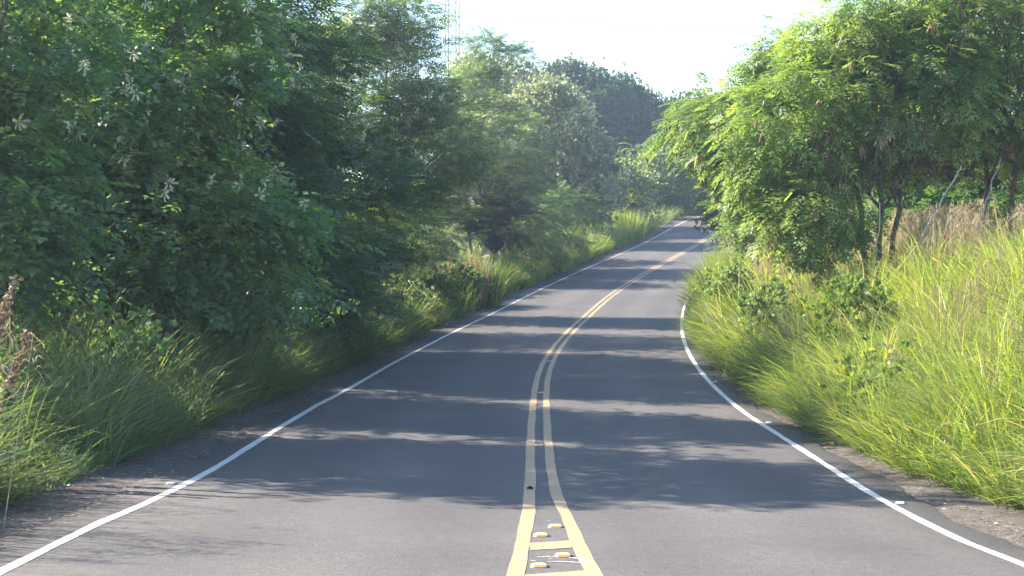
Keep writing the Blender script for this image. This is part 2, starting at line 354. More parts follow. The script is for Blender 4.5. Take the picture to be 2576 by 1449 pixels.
for (s0a, s0b, s1a, s1b, ta, tb) in ((12.72, 13.18, 12.94, 13.42, -.165, .18), (10.93, 11.38, 11.18, 11.66, -.225, .245)):
    u = np.linspace(0, 1, 12)
    sa = s0a + (s1a - s0a) * u; sb = s0b + (s1b - s0b) * u; t_ = ta + (tb - ta) * u
    A = road(sa + jig(u * 9, 3), t_, .0045); B = road(sb + jig(u * 9, 1), t_, .0045); n = 12; i = np.arange(n - 1)
    o = link_mesh('yellow_cross_bar', np_mesh('yellow_cross_bar', np.concatenate([A, B]), np.stack([i, i + 1, n + i + 1, n + i], 1)), M['yellow_paint']); tag(o, kind='structure')
# scraped white paint between the two bars
sp = Soup()
for (s0, t0, ln, wd, bend) in ((12.08, -.04, .36, .05, .02), (12.36, -.12, .15, .035, -.02), (12.27, -.03, .04, .03, 0), (12.3, .13, .12, .08, .02), (12.12, -.17, .05, .03, .01), (12.2, .2, .06, .07, .0), (14.9, .0, .05, .02, 0), (14.6, .1, .02, .02, 0)):
    n = 9
    for k in range(n - 1):
        pts = []
        for kk, sg in ((k, -1), (k + 1, -1), (k + 1, 1), (k, 1)):
            u = kk / (n - 1); w_ = wd * math.sin(math.pi * (.06 + .88 * u)) * (.6 + .4 * math.sin(kk * 3.1 + s0 * 7))
            pts.append(road(s0 + bend * math.sin(u * 6) + sg * w_ * .5, t0 + u * ln, .005))
        sp.add(pts, [(0, 1, 2, 3)])
tag(sp.obj('scraped_paint', M['white_paint']), kind='structure')
# dark tar crack line along the right pavement edge
cs = np.arange(30, 56, .15)
cn = edge_noise(cs, 3.3); cr = W_R + .27 + cn * .9
ribbon('edge_crack', cs, cr, cr + .018 + .012 * np.sin(cs * 4), M['dark_glue'], .005)

# ------------------------------------------------------------------ road studs
def stud(s, t, label, group, white=False, scale=1.0, sc_t=1.0, first={}):
    key = 'w' if white else 'y'
    p = road(s, t, .004); th = float(np.interp(s, S, TH))
    name = 'road_stud'
    if key not in first:
        b = Soup()
        L, Wd, h = .062, .05, .022
        ring = [(-L, -Wd), (L, -Wd), (L, Wd), (-L, Wd)]
        def oct_(l, w, z, c=.018): return [(-l + c, -w, z), (l - c, -w, z), (l, -w + c, z), (l, w - c, z), (l - c, w, z), (-l + c, w, z), (-l, w - c, z), (-l, -w + c, z)]
        Vv = oct_(L, Wd, 0) + oct_(L * .93, Wd * .8, h * .6) + oct_(L * .78, Wd * .5, h)
        F = []
        for r_ in range(2):
            for k in range(8): F.append((r_ * 8 + k, r_ * 8 + (k + 1) % 8, (r_ + 1) * 8 + (k + 1) % 8, (r_ + 1) * 8 + k))
        F.append(tuple(16 + k for k in range(8)))
        b.add(Vv, F)
        root = empty(name, (0, 0, 0))
        b.obj('body', M['stud_white' if white else 'stud_body'], root)
        r_ = Soup()
        for sg in (-1, 1):
            y0, y1 = sg * Wd * .985, sg * Wd * .66
            q = [(-L * .62, y0, .004), (L * .72, y0, .004), (L * .66, y1, .0185), (-L * .56, y1, .0185)]
            q = [(x, y + sg * .0015, z) for x, y, z in q]
            e_ = Soup(); e_.add(q + [(x, y - sg * .006, z - .002) for x, y, z in q], [((0, 1, 2, 3) if sg < 0 else (3, 2, 1, 0)), (0, 4, 5, 1), (1, 5, 6, 2), (2, 6, 7, 3), (3, 7, 4, 0)])
            e_.obj('reflector', M['reflector_white' if white else 'reflector'], root)
        g = Soup(); g.tube([(L * .8, .0, .001), (L + .012, .004, .002), (L + .026, .0, .001)], [.03, .02, .008], 7)
        Vv = [(x, y, z * .12 + .001) for x, y, z in g.V]; g.V = Vv
        g.obj('glue', M['dark_glue'], root)
        first[key] = root; o = root
    else:
        src = first[key]; o = src.copy(); COL.objects.link(o)
        for c in src.children:
            d = c.copy(); COL.objects.link(d); d.parent = o
    o.location = p; o.rotation_euler = (0, 0, -th); o.scale = (scale, scale, scale)
    tag(o, label, 'road stud', group); return o
gy_ = 'orange road studs along the centre line'
stud(14.4, .075, 'road stud with orange reflector by the right yellow line, past the first yellow bar', gy_)
stud(13.7, -.065, 'road stud with orange reflector by the left yellow line, above the first yellow bar', gy_)
stud(12.42, .09, 'cream road stud with orange reflector right of the white paint scrape between the bars', gy_)
stud(11.82, -.105, 'road stud with orange reflector on the left, just above the lowest yellow bar', gy_)
stud(22.2, 0, 'shaded orange road stud between the yellow lines, nearest beyond their split', gy_)
stud(32.0, .02, 'small orange road stud between the yellow lines, middle one of those in the shade', gy_)
stud(40.7, .03, 'tiny orange road stud between the yellow lines, farthest one before the bend', gy_)
gw_ = 'white road studs along the edge lines'
stud(17.4, -4.07, 'white road stud outside the left white edge line in the shade', gw_, True, .8)
stud(17.0, 3.82, 'white road stud on the right white edge line at the near shadow band', gw_, True, .8)
stud(26.7, 3.85, 'white road stud just outside the right white line beside the leaning grass', gw_, True, .8)
stud(35.1, 3.8, 'small white road stud on the right edge line where the bend tightens', gw_, True, .8)
# broken stud on the left yellow line
b = Soup(); b.tube([(-.035, 0, .004), (.0, .006, .014), (.035, 0, .004)], [.012, .022, .010], 7)
o = b.obj('broken_stud', M['dark_glue']); o.location = road(17.6, -.13, .004); tag(o, 'small black broken stud stump on the left yellow line', 'road stud')
# litter on the left shoulder
def litter(s, t, w, h, rz, label):
    b = Soup(); n = 5
    Vv = []; F = []
    for i in range(n):
        for j in range(3):
            Vv.append(((i / (n - 1) - .5) * w, (j / 2 - .5) * w * .6, h * (math.sin(i * 1.9 + j * 1.3) * .5 + .6)))
    for i in range(n - 1):
        for j in range(2): F.append((i * 3 + j, (i + 1) * 3 + j, (i + 1) * 3 + j + 1, i * 3 + j + 1))
    b.add(Vv, F); o = b.obj('litter_scrap', M['litter']); sol = o.modifiers.new('s', 'SOLIDIFY'); sol.thickness = .003
    p = road(s, t); o.location = (p[0], p[1], H1(p[0], p[1]) + .01); o.rotation_euler = (0, 0, rz)
    tag(o, label, 'litter', 'litter scraps on the verges')
litter(17.2, -5.15, .075, .02, .3, 'small white litter scrap on the dark left shoulder near the grass foot')
litter(17.9, -4.95, .04, .015, 1.2, 'tiny pale litter scrap beyond the bigger white one on the left shoulder')
litter(52.0, -5.05, .10, .04, .7, 'pale litter scrap under the left verge grass halfway to the bend')
litter(18.6, 5.35, .07, .03, .4, 'white litter scrap at the foot of the bright grass on the right')
litter(43.0, 4.55, .16, .05, 1.0, 'pale stone-like litter scrap on the right shoulder at the tight bend')

# ------------------------------------------------------------------ foliage templates: lists of small faces
def diamond(base, fwd, side, L, Wd, fold=.15):
    base = np.array(base, float); fwd = np.array(fwd, float); side = np.array(side, float)
    up = np.cross(side, fwd)
    return [base, base + fwd * L * .45 + side * Wd / 2 + up * fold * Wd, base + fwd * L, base + fwd * L * .45 - side * Wd / 2 + up * fold * Wd]
def make_template(leaves):
    V = np.array([v for q in leaves for v in q], np.float32)
    return V.reshape(-1, 4, 3)                                    # (leaves, 4, 3)
def T_frond(L, pairs, pl, pw, droop, ang=60):
    q = []
    for i in range(pairs):
        u = (i + .7) / pairs; y = L * u; z = -droop * L * u * u
        for sg in (-1, 1):
            a = math.radians(ang - 18 * u) ; f = np.array([sg * math.sin(a), math.cos(a), -.25 * droop * 2]); f /= np.linalg.norm(f)
            sd_ = np.cross(f, [0, 0, 1]); sd_ /= np.linalg.norm(sd_)
            q.append(diamond((0, y, z), f, sd_, pl * (1 - .35 * abs(u - .45)), pw))
    q.append(diamond((0, L * .9, -droop * L * .8), (0, .9, -.4), (1, 0, 0), pl, pw))
    return make_template(q)
def T_tuft(n, L, Wd, spread, seed):
    r = random.Random(seed); q = []
    for i in range(n):
        a = r.uniform(0, 6.28); e = r.uniform(.1, spread)
        f = np.array([math.cos(a) * math.sin(e), math.sin(a) * math.sin(e) + .5, math.cos(e)]); f /= np.linalg.norm(f)
        sd_ = np.cross(f, [r.uniform(-1, 1), r.uniform(-1, 1), 1.3]); sd_ /= np.linalg.norm(sd_)
        q.append(diamond((r.uniform(-.3, .3) * L, r.uniform(-.3, .3) * L, r.uniform(-.2, .2) * L), f, sd_, L * r.uniform(.7, 1.2), Wd * r.uniform(.8, 1.2)))
    return make_template(q)
TP = dict(
    leuc=T_frond(.34, 4, .19, .052, .4), vine=T_frond(.28, 3, .10, .075, .25, 68), spray=T_frond(.50, 5, .20, .05, .1, 55),
    spray_far=T_frond(.8, 3, .34, .12, .1, 55), pale=T_tuft(4, .28, .14, .9, 3), far=T_tuft(6, .38, .22, 1.2, 5), mid=T_tuft(5, .15, .07, 1.1, 9),
    twig=T_tuft(4, .20, .018, 1.3, 12))
def orient(fwd, up):
    fwd = fwd / np.linalg.norm(fwd, axis=1, keepdims=True)
    side = np.cross(fwd, up); side /= (np.linalg.norm(side, axis=1, keepdims=True) + 1e-9)
    up2 = np.cross(side, fwd)
    return np.stack([side, fwd, up2], 2)                           # columns
def scatter(name, tmpl, P, R, sc, mat, parent, tint=None):
    """one mesh of many small leaves; tint per placement 0..1"""
    T = TP[tmpl]; n = len(P); L = len(T)
    V = np.einsum('nij,lkj->nlki', R, T) * sc[:, None, None, None] + P[:, None, None, :]
    V = V + rng.normal(0, .006, (n, L, 1, 3))
    F = np.arange(n * L * 4).reshape(-1, 4)
    if tint is None: tint = rng.random(n)
    r = np.clip(np.repeat(tint, L) * .65 + rng.random(n * L) * .42 - .04, 0, 1)
    return link_mesh(name, np_mesh(name, V.reshape(-1, 3), F, r), mat, parent)

def crown_points(blobs, per, sigma, flat=.6, shell=.55, rg=rng):
    """blobs: (cx,cy,cz, rx,ry,rz, clusters). returns points, outward dirs, cluster tint"""
    P = []; O = []; C = []; CC = []
    for (cx, cy, cz, rx, ry, rz, nc) in blobs:
        d = rg.normal(size=(nc, 3)); d /= np.linalg.norm(d, axis=1, keepdims=True)
        r = shell + (1 - shell) * rg.random(nc) ** .7
        c = np.array([cx, cy, cz]) + d * r[:, None] * np.array([rx, ry, rz])
        CC.append(np.concatenate([c, d], 1))
        k = np.maximum(3, (per * rg.uniform(.45, 1.6, nc)).astype(int))
        idx = np.repeat(np.arange(nc), k)
        sg = sigma * rg.uniform(.6, 1.4, nc)[idx][:, None]
        g = rg.normal(size=(len(idx), 3)) * sg * np.array([1, 1, flat])
        p = c[idx] + g
        P.append(p); o = g / (sg + 1e-6) * .8 + d[idx] * .8; O.append(o); C.append(rg.random(nc)[idx])
    return np.concatenate(P), np.concatenate(O), np.concatenate(C), np.concatenate(CC)

def bent(a, b, r0, r1, n=6, wav=.12, rg=random):
    a = Vector(a); b = Vector(b); d = (b - a).length
    P = []; k1 = rg.uniform(-1, 1); k2 = rg.uniform(-1, 1)
    for i in range(n + 1):
        u = i / n
        w = math.sin(u * math.pi) * wav * d
        P.append(a.lerp(b, u) + Vector((k1 * w, k2 * w, w * .35 + .0)) + Vector((rg.uniform(-1, 1), rg.uniform(-1, 1), 0)) * .015 * d * (0 < i < n))
    return P, [r0 + (r1 - r0) * (i / n) for i in range(n + 1)]

def tree(name, label, cat, x, y, blobs, tmpl, mat, per=60, sigma=.35, flat=.6, trunk=.14, limbs=9, droop=.25, scale=(.8, 1.25),
         bark='bark', group=None, fork=.35, stems=1, lean=(0, 0), twigs=0, up_bias=1.0, shell=.55, cluster_limbs=26, zbase=None):
    """blobs are given relative to the tree's foot"""
    z0 = H1(x, y) if zbase is None else zbase
    root = empty(name, (x, y, z0)); tag(root, label, cat, group)
    P, O, C, CC = crown_points(blobs, per, sigma, flat, shell)
    keep = P[:, 2] > .15; P, O, C = P[keep], O[keep], C[keep]
    n = len(P)
    fwd = O + rng.normal(0, .55, (n, 3)); fwd[:, 2] = fwd[:, 2] * .5 - droop
    up = np.array([0, 0, up_bias]) + rng.normal(0, .35, (n, 3)) + O * .25
    scatter('crown', tmpl, P, orient(fwd, up), rng.uniform(*scale, n), M[mat], root, C)
    # trunk and limbs
    zc = min(b[2] - b[5] * .6 for b in blobs); top = max(b[2] for b in blobs)
    cxm = float(np.mean([b[0] for b in blobs])); cym = float(np.mean([b[1] for b in blobs]))
    tips = []
    for k in range(stems):
        t = Soup(); a = k * 2.4 + .5; off = Vector((math.cos(a), math.sin(a), 0)) * (.12 * (stems > 1))
        e = Vector((cxm * .6 + lean[0] + off.x * 6, cym * .6 + lean[1] + off.y * 6, zc + (top - zc) * fork))
        Pt, R = bent(off + Vector((0, 0, -.15)), e, trunk, trunk * .6, 8, .05)
        t.tube(Pt, R, 9, True); t.obj('trunk', M[bark], root, True); tips.append((Pt, R))
    order = rng.permutation(len(CC))
    big = order[:limbs]; mids = []
    for i in big:
        Pt, R = tips[random.randrange(len(tips))]
        k = random.randint(4, 8); a = Pt[k]; bnd = Vector(CC[i][:3])
        PP, RR = bent(a, a.lerp(bnd, .92), R[k] * .62, .018, 7, .10)
        l = Soup(); l.tube(PP, RR, 7); l.obj('limb', M[bark], root, True); mids.append((PP, RR))
    if mids:
        sm = Soup()
        for i in order[limbs:limbs + cluster_limbs + twigs]:
            tgt = Vector(CC[i][:3]); PP, RR = min(mids, key=lambda m: min((p - tgt).length for p in m[0][2:]))
            j = min(range(2, len(PP)), key=lambda q: (PP[q] - tgt).length)
            p2, r2 = bent(PP[j], tgt, max(RR[j] * .6, .014), .006, 4, .12); sm.tube(p2, r2, 4, False)
        if sm.V: tag(sm.obj('branch_twigs', M[bark], root), kind='stuff')
    return root, P, O, CC

# ------------------------------------------------------------------ grass
def blades(name, X, Y, Hh, Wd, mat, lean=None, spread=.35, parent=None, segs=3, bendy=.5, tint=None, zoff=0.0):
    n = len(X); Z = height(X, Y) - .03 + zoff
    a = rng.uniform(0, 2 * np.pi, n); d = np.stack([np.cos(a), np.sin(a)], 1)
    m = np.abs(rng.normal(0, spread, n)) + .05
    L = d * m[:, None]
    if lean is not None: L = L + lean
    rows = []
    wa = rng.uniform(0, np.pi, n); wd = np.stack([np.cos(wa), np.sin(wa)], 1)
    cur = np.stack([X, Y, Z], 1)
    ln = np.sqrt(1 + (L ** 2).sum(1))
    b = rng.uniform(.3, 1.6, n) * bendy
    for i in range(segs + 1):
        u = i / segs
        wdt = Wd * (1 - u ** 1.6) * (.6 + .8 * min(u * 3, 1)) * .5 if i < segs else Wd * 0
        rows.append((cur.copy(), wdt))
        if i < segs:
            k = (u + .5 / segs); horiz = L * (1 + b[:, None] * 3.2 * k * k)
            vert = 1 - b * 1.5 * k * k
            v = np.concatenate([horiz, vert[:, None]], 1); v /= np.linalg.norm(v, axis=1, keepdims=True)
            cur = cur + v * (Hh / segs)[:, None]
    V = []
    for i, (c, w_) in enumerate(rows):
        if i < segs:
            off = np.concatenate([wd * np.asarray(w_)[:, None], np.zeros((n, 1))], 1)
            V += [c - off, c + off]
        else: V.append(c)
    nv = 2 * segs + 1
    V = np.stack(V, 1).reshape(-1, 3); base = np.arange(n)[:, None] * nv
    # quads for all but the last piece; last a triangle stored as degenerate-free tri list -> build all as triangles
    T = []
    for i in range(segs - 1): T += [(2 * i, 2 * i + 1, 2 * i + 3), (2 * i, 2 * i + 3, 2 * i + 2)]
    T.append((2 * segs - 2, 2 * segs - 1, 2 * segs))
    T = np.array(T); F = (base[:, :, None] + T[None]).reshape(-1, 3)
    if tint is None: tint = rng.random(n)
    r = np.repeat(np.clip(tint, 0, 1), len(T))
    return link_mesh(name, np_mesh(name, V, F, r), M[mat] if isinstance(mat, str) else mat, parent)
def st_cloud(n, s0, s1, t0, t1, clump=.0, power=1.0):
    """random spots in road coordinates, gathered into tussocks"""
    nc = max(1, n // 45)
    cs_ = s0 + (s1 - s0) * rng.random(nc) ** power; ct = rng.uniform(t0, t1, nc)
    i = rng.integers(0, nc, n)
    s = cs_[i] + rng.normal(0, .16 + clump, n); t = ct[i] + rng.normal(0, .16 + clump, n)
    p = road(s, t); return p[:, 0], p[:, 1], s, t, rng.random(nc)[i]
def tussock_mask(t, lim, sign): return (t * sign) > lim

# right bank: bright tall grass
def right_lim(s): return np.interp(s, [0, 12, 17, 20, 27, 35, 45, 60, 90], [5.6, 5.4, 5.0, 4.6, 4.4, 4.3, 4.25, 4.2, 4.2]) 
def grass_field(name, label, n, s0, s1, side, t0, t1, hmin, hmax, mat, w=.018, power=1.0, lean=0., lim=None, spread=.3, bendy=.5, segs=3, foot=.45):
    X, Y, s, t, tc = st_cloud(n, s0, s1, *((t0, t1) if side > 0 else (-t1, -t0)), power=power)
    l = lim(s) if lim else np.full(len(s), -9)
    k = (t * side) > l + rng.normal(0, .06, len(s))
    X, Y, s, t, tc = X[k], Y[k], s[k], t[k], tc[k]
    dist = t * side - l[k]
    hh = (hmin + (hmax - hmin) * rng.random(len(X)) ** .8) * (foot + (1 - foot) * np.clip(dist / 1.0, 0, 1)) * (.55 + .65 * tc)
    th = np.interp(s, S, TH); nrm = np.stack([np.cos(th), -np.sin(th)], 1) * side
    ln_ = -nrm * (lean * np.exp(-np.clip(dist, 0, 9) / .9))[:, None]
    ca = tc * 977.0; ln_ = ln_ + np.stack([np.cos(ca), np.sin(ca)], 1) * (.1 + .55 * np.abs(np.sin(tc * 57)))[:, None]
    tint = np.clip(tc * .55 + rng.random(len(X)) * .5, 0, 1)
    wd = w * rng.uniform(.6, 1.3, len(X)) * np.clip(np.hypot(X, Y) / 26, 1, 2.4)
    o = blades(name, X, Y, hh, wd, mat, lean=ln_, spread=spread, bendy=bendy, segs=segs, tint=tint)
    return tag(o, label, 'grass', kind='stuff')
grass_field('bank_grass', 'bright yellow-green tall grass covering the right bank', 52000, 11, 42, 1, 4.6, 13.5, 1.3, 2.4, 'grass_bright', w=.020, lim=right_lim, lean=.6, power=1.15, spread=.42, bendy=.8, segs=4)
grass_field('edge_grass', 'green arching grass leaning over the right shoulder', 34000, 12, 60, 1, 4.1, 6.8, .9, 2.3, 'grass_green', w=.019, lim=right_lim, lean=.8, bendy=1.0, power=1.1, spread=.45, segs=4)
grass_field('bend_grass', 'tall pale grass round the inside of the bend', 20000, 44, 100, 1, 4.1, 9.0, 1.5, 2.9, 'grass_bright', w=.018, lim=right_lim, lean=.35, power=1.0)
grass_field('far_bank_grass', 'mixed grass under the right-hand trees', 14000, 30, 75, 1, 7.5, 16, 1.0, 2.0, 'grass_green', w=.02, lean=0)
grass_field('broad_blades', 'broad bright drooping blades among the right bank grass', 2600, 13, 45, 1, 4.6, 11, 1.3, 2.2, 'grass_bright', w=.05, lim=right_lim, lean=.6, spread=.5, bendy=1.1, segs=5)
grass_field('dead_stalks', 'dead straw-coloured stalks among the right bank grass', 2200, 12, 60, 1, 4.4, 12, 1.0, 2.4, 'dry_straw', w=.010, lim=right_lim, lean=.5, spread=.6, bendy=.4)
def left_lim(s): return np.interp(s, [0, 12, 17, 22, 28, 45, 75, 120], [5.3, 5.35, 5.3, 5.15, 4.95, 4.8, 4.75, 4.8])
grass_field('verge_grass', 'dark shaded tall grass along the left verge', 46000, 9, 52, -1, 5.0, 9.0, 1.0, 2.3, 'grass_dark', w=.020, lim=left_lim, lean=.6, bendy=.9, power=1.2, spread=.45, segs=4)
grass_field('light_verge_grass', 'lighter green blades catching light along the left verge', 9000, 14, 60, -1, 5.0, 7.5, 1.0, 2.1, 'grass_green', w=.022, lim=left_lim, lean=.6, bendy=.9, spread=.5, segs=4)
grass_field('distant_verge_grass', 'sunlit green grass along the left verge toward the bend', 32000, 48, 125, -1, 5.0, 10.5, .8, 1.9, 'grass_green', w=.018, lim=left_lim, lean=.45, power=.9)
grass_field('pale_verge_grass', 'pale sunlit upright grass strip beside the left road edge near the bend', 15000, 60, 125, -1, 5.0, 7.2, .8, 1.9, 'grass_bright', w=.018, lim=left_lim, lean=.3, power=.9)
grass_field('far_bend_grass', 'green grass on the outer bank of the far bend', 11000, 120, 178, -1, 4.8, 13, .9, 1.9, 'grass_green', w=.018, lean=.2)
grass_field('shoulder_weeds', 'low scattered grass on the dirt shoulders', 2200, 14, 110, -1, 4.7, 5.6, .08, .25, 'grass_dark', w=.012, spread=.6, foot=1)
grass_field('dry_grass_litter', 'dry straw lying on the right shoulder soil', 1500, 11, 40, 1, 4.6, 6.0, .10, .35, 'dry_straw', w=.012, spread=1.6, foot=1)

# fallen leaves and bits on the shoulders
n = 2600; ls = 11 + 60 * rng.random(n) ** 1.4; sd_ = rng.random(n) < .5
lt = np.where(sd_, -4.25 - np.abs(rng.normal(0, .5, n)), 4.1 + np.abs(rng.normal(0, .4, n))); lp = road(ls, lt); lp[:, 2] = np.where(np.abs(lt) < 4.45, lp[:, 2] + .012, height(lp[:, 0], lp[:, 1]) + .015)
TP['bit'] = make_template([diamond((0, 0, 0), (0, 1, .1), (1, 0, 0), .055, .022)])
scatter('leaf_litter', 'bit', lp, orient(np.concatenate([rng.normal(0, 1, (n, 2)), np.zeros((n, 1))], 1), np.tile([0, 0, 1.], (n, 1)) + rng.normal(0, .3, (n, 3))), rng.uniform(.5, 1.5, n), M['dry_straw'], None)
tag(bpy.data.objects['leaf_litter'], 'dry fallen leaves and bits scattered along both shoulders', 'leaf litter', kind='stuff')

# feathery seed heads over the grass
def seed_heads(name, label, n, pts, hstem, mat, size=.32, fine=26, cat='grass', droop=.5):
    X, Y = pts; n = len(X); Z = height(X, Y); hh = hstem[0] + (hstem[1] - hstem[0]) * rng.random(n)
    tops = np.stack([X + rng.normal(0, .15, n), Y + rng.normal(0, .15, n), Z + hh], 1)
    k = fine; idx = np.repeat(np.arange(n), k); u = rng.random(n * k)
    base = tops[idx] - np.stack([np.zeros(n * k), np.zeros(n * k), u * size], 1)
    a = rng.uniform(0, 6.28, n * k); up_ = rng.uniform(-.5, .9, n * k) - droop * .4
    d = np.stack([np.cos(a), np.sin(a), up_], 1); d /= np.linalg.norm(d, axis=1, keepdims=True)
    ln_ = size * (.25 + .55 * u) * rng.uniform(.5, 1.1, n * k)
    w_ = np.stack([-np.sin(a), np.cos(a), np.zeros(n * k)], 1) * (.0045 * np.clip(np.hypot(base[:, 0], base[:, 1]) / 25, 1, 2.5))[:, None]
    mid = base + d * (ln_ * .5)[:, None]; tip = base + d * ln_[:, None] - np.array([0, 0, 1]) * (ln_ * .3)[:, None]
    V = np.stack([base, mid + w_, tip, mid - w_], 1)
    # stems
    sx = np.array([.005, 0, 0]); b0 = np.stack([X, Y, Z], 1)
    SV = np.stack([b0 - sx, b0 + sx, tops + sx * .5, tops - sx * .5], 1)
    V = np.concatenate([V, SV]).reshape(-1, 3)
    o = link_mesh(name, np_mesh(name, V, np.arange(len(V)).reshape(-1, 4), rng.random(len(V) // 4)), M[mat])
    return tag(o, label, cat, kind='stuff')
X, Y, s, t, _ = st_cloud(2200, 20, 46, 8.6, 15, .25)
seed_heads('seed_heads', 'pinkish-brown feathery grass seed heads on top of the right bank', 0, (X, Y), (1.6, 2.4), 'seed_pink')
X, Y, s, t, _ = st_cloud(900, 44, 85, 5.0, 8.5, .25)
seed_heads('pale_seed_heads', 'pale feathery seed heads over the grass at the bend', 0, (X, Y), (2.0, 2.9), 'seed_pink')
X, Y, s, t, _ = st_cloud(600, 20, 75, -9.0, -6.2, .25)
X2, Y2, s2, t2, _ = st_cloud(300, 9, 17, -8.0, -5.6, .3)  # stalks mostly left of frame, added to streak the near road with shadow
seed_heads('shade_stalks', 'tall thin seeding stalks added at the near left verge for their streaky shade', 0, (X2, Y2), (1.5, 2.6), 'seed_pink', .4, 18)
seed_heads('verge_seed_heads', 'brownish seed heads standing in the left verge grass', 0, (X, Y), (1.2, 1.9), 'dry_straw', .28, 18)
X, Y, s, t, _ = st_cloud(420, 14, 30, 5.6, 10, .3)
seed_heads('scattered_seed_heads', 'scattered thin straw seed heads in the near bright grass', 0, (X, Y), (1.2, 1.9), 'dry_straw', .26, 14)
X, Y, s, t, _ = st_cloud(700, 28, 52, 5.2, 9.5, .25)
seed_heads('low_seed_heads', 'thin green-brown seed heads below the trees on the right bank', 0, (X, Y), (1.2, 1.7), 'dry_straw', .28, 16)

# ------------------------------------------------------------------ left side trees
petal_mesh = {}
def flower_mesh(v):
    if v in petal_mesh: return petal_mesh[v]
    q = []; r = random.Random(v + 5); n = 6 + v
    for i in range(n):
        a = 2 * math.pi * i / n + r.uniform(-.2, .2); e = r.uniform(-.5, .45)
        f = np.array([math.cos(a) * math.cos(e), math.sin(a) * math.cos(e), math.sin(e) - .25]); f /= np.linalg.norm(f)
        sd_ = np.array([-math.sin(a), math.cos(a), 0]); L = r.uniform(.09, .16); w_ = .042
        b0 = f * .012; m1 = f * L * .45; m2 = f * L * .85 + np.array([0, 0, -.012]); tp = f * L + np.array([0, 0, -.02])
        q += [(b0, m1 - sd_ * w_ * .38, m1 + sd_ * w_ * .38, b0), (m1 - sd_ * w_ * .38, m2 - sd_ * w_ * .5, m2 + sd_ * w_ * .5, m1 + sd_ * w_ * .38), (m2 - sd_ * w_ * .5, tp - sd_ * w_ * .2, tp + sd_ * w_ * .2, m2 + sd_ * w_ * .5)]
    V = []; F = []
    for a_, b_, c_, d_ in q:
        i = len(V)
        if a_ is d_: V += [a_, b_, c_]; F.append((i, i + 1, i + 2))
        else: V += [a_, b_, c_, d_]; F.append((i, i + 1, i + 2, i + 3))
    me = bpy.data.meshes.new('flower_cluster'); me.from_pydata([tuple(x) for x in V], [], F); me.update()
    at = me.attributes.new('rnd', 'FLOAT', 'FACE'); at.data.foreach_set('value', np.random.default_rng(v).random(len(F)).astype(np.float32))
    me.materials.append(M['petal']); petal_mesh[v] = me; return me
def front_points(P, view, cellsz, zmin=-9):
    side = np.cross(view, [0, 0, 1]); side /= np.linalg.norm(side)
    ok = np.where(P[:, 2] > zmin)[0]; dep = P[ok] @ view
    keys = np.floor(P[ok] @ side / cellsz).astype(int) * 10007 + np.floor(P[ok][:, 2] / cellsz).astype(int)
    cell = {}
    for k in np.argsort(dep): cell[keys[k]] = ok[k]
    return list(cell.values())
def add_flowers(root, CC, P, n, view, size=1.0, zmin=1.5):
    """pale flower clusters on the outer shoots that face the road"""
    view = np.array(view, float); view /= np.linalg.norm(view)
    base = P; pick = front_points(P, view, .30, zmin); random.shuffle(pick)
    for i in pick[:n]:
        o = bpy.data.objects.new('flower_cluster', flower_mesh(random.randrange(3))); COL.objects.link(o); o.parent = root
        p = base[i] + view * .06 + np.array([0, 0, .03]); o.location = p
        nrm = Vector(view.tolist()) + Vector((random.uniform(-.6, .6), random.uniform(-.6, .6), random.uniform(-.1, .8)))
        q = nrm.to_track_quat('Z', 'Y').to_euler(); o.rotation_euler = (q.x, q.y, random.uniform(0, 6.28))
        f = random.uniform(.6, 1.3) * size; o.scale = (f, f, f)
        if random.random() < .45:
            d = o.copy(); COL.objects.link(d); d.parent = root; d.location = o.location + Vector((random.uniform(-.1, .1), random.uniform(-.05, .05), random.uniform(.05, .14)))
            d.rotation_euler = (q.x + .5, q.y, random.uniform(0, 6.28)); g_ = f * random.uniform(.6, 1.0); d.scale = (g_, g_, g_)

gK = 'dark trees filling the thicket behind the left row'
for (x, y, top, lab) in ((-13.0, 31, 9.5, 'dark backing tree behind the flowering trees at the left edge'), (-11.0, 41, 11.0, 'dark backing tree behind the tall feathery tree'), (-9.5, 52, 11.5, 'dark backing tree seen between the feathery and airy trees')):
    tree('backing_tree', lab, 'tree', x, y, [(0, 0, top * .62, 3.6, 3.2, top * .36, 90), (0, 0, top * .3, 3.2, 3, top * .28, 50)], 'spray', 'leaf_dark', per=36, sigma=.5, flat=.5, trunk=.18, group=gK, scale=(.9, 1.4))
SIDE_VIEW = (.35, -1, .15)
r0, P0, O0, C0 = tree('flowering_tree', 'dark leafy tree with pale flower clusters at the left edge, in front', 'tree', -8.7, 22.6,
     [(0, 0, 6.3, 2.6, 2.8, 3.0, 90), (.4, -.2, 2.8, 2.4, 2.2, 1.7, 45)], 'vine', 'leaf_vine', per=60, scale=(1.0, 1.6), sigma=.34, trunk=.16, stems=2, bark='bark')
add_flowers(r0, C0, P0, 80, SIDE_VIEW, .85, 3.2)
r1, P1, O1, C1 = tree('flowering_tree', 'tall flowering tree draped in vines, second from the left', 'tree', -6.6, 28.5,
     [(-.2, 0, 6.2, 2.6, 2.5, 2.9, 85), (.9, -.6, 2.9, 2.2, 2.0, 1.6, 45), (-1.8, -.5, 3.2, 2.0, 2.0, 2.0, 40)], 'vine', 'leaf_vine', per=60, scale=(1.0, 1.6), sigma=.34, trunk=.18, stems=2)
add_flowers(r1, C1, P1, 120, SIDE_VIEW, .85, 3.4)
r2, P2, O2, C2 = tree('flowering_shrub', 'low leafy shrub with a few pale flowers leaning out of the left thicket', 'shrub', -5.6, 31.0,
     [(.3, 0, 2.3, 1.5, 1.5, 1.5, 34)], 'vine', 'leaf_vine', per=60, sigma=.30, trunk=.07, stems=3, limbs=5)
add_flowers(r2, C2, P2, 10, SIDE_VIEW, zmin=1.0)
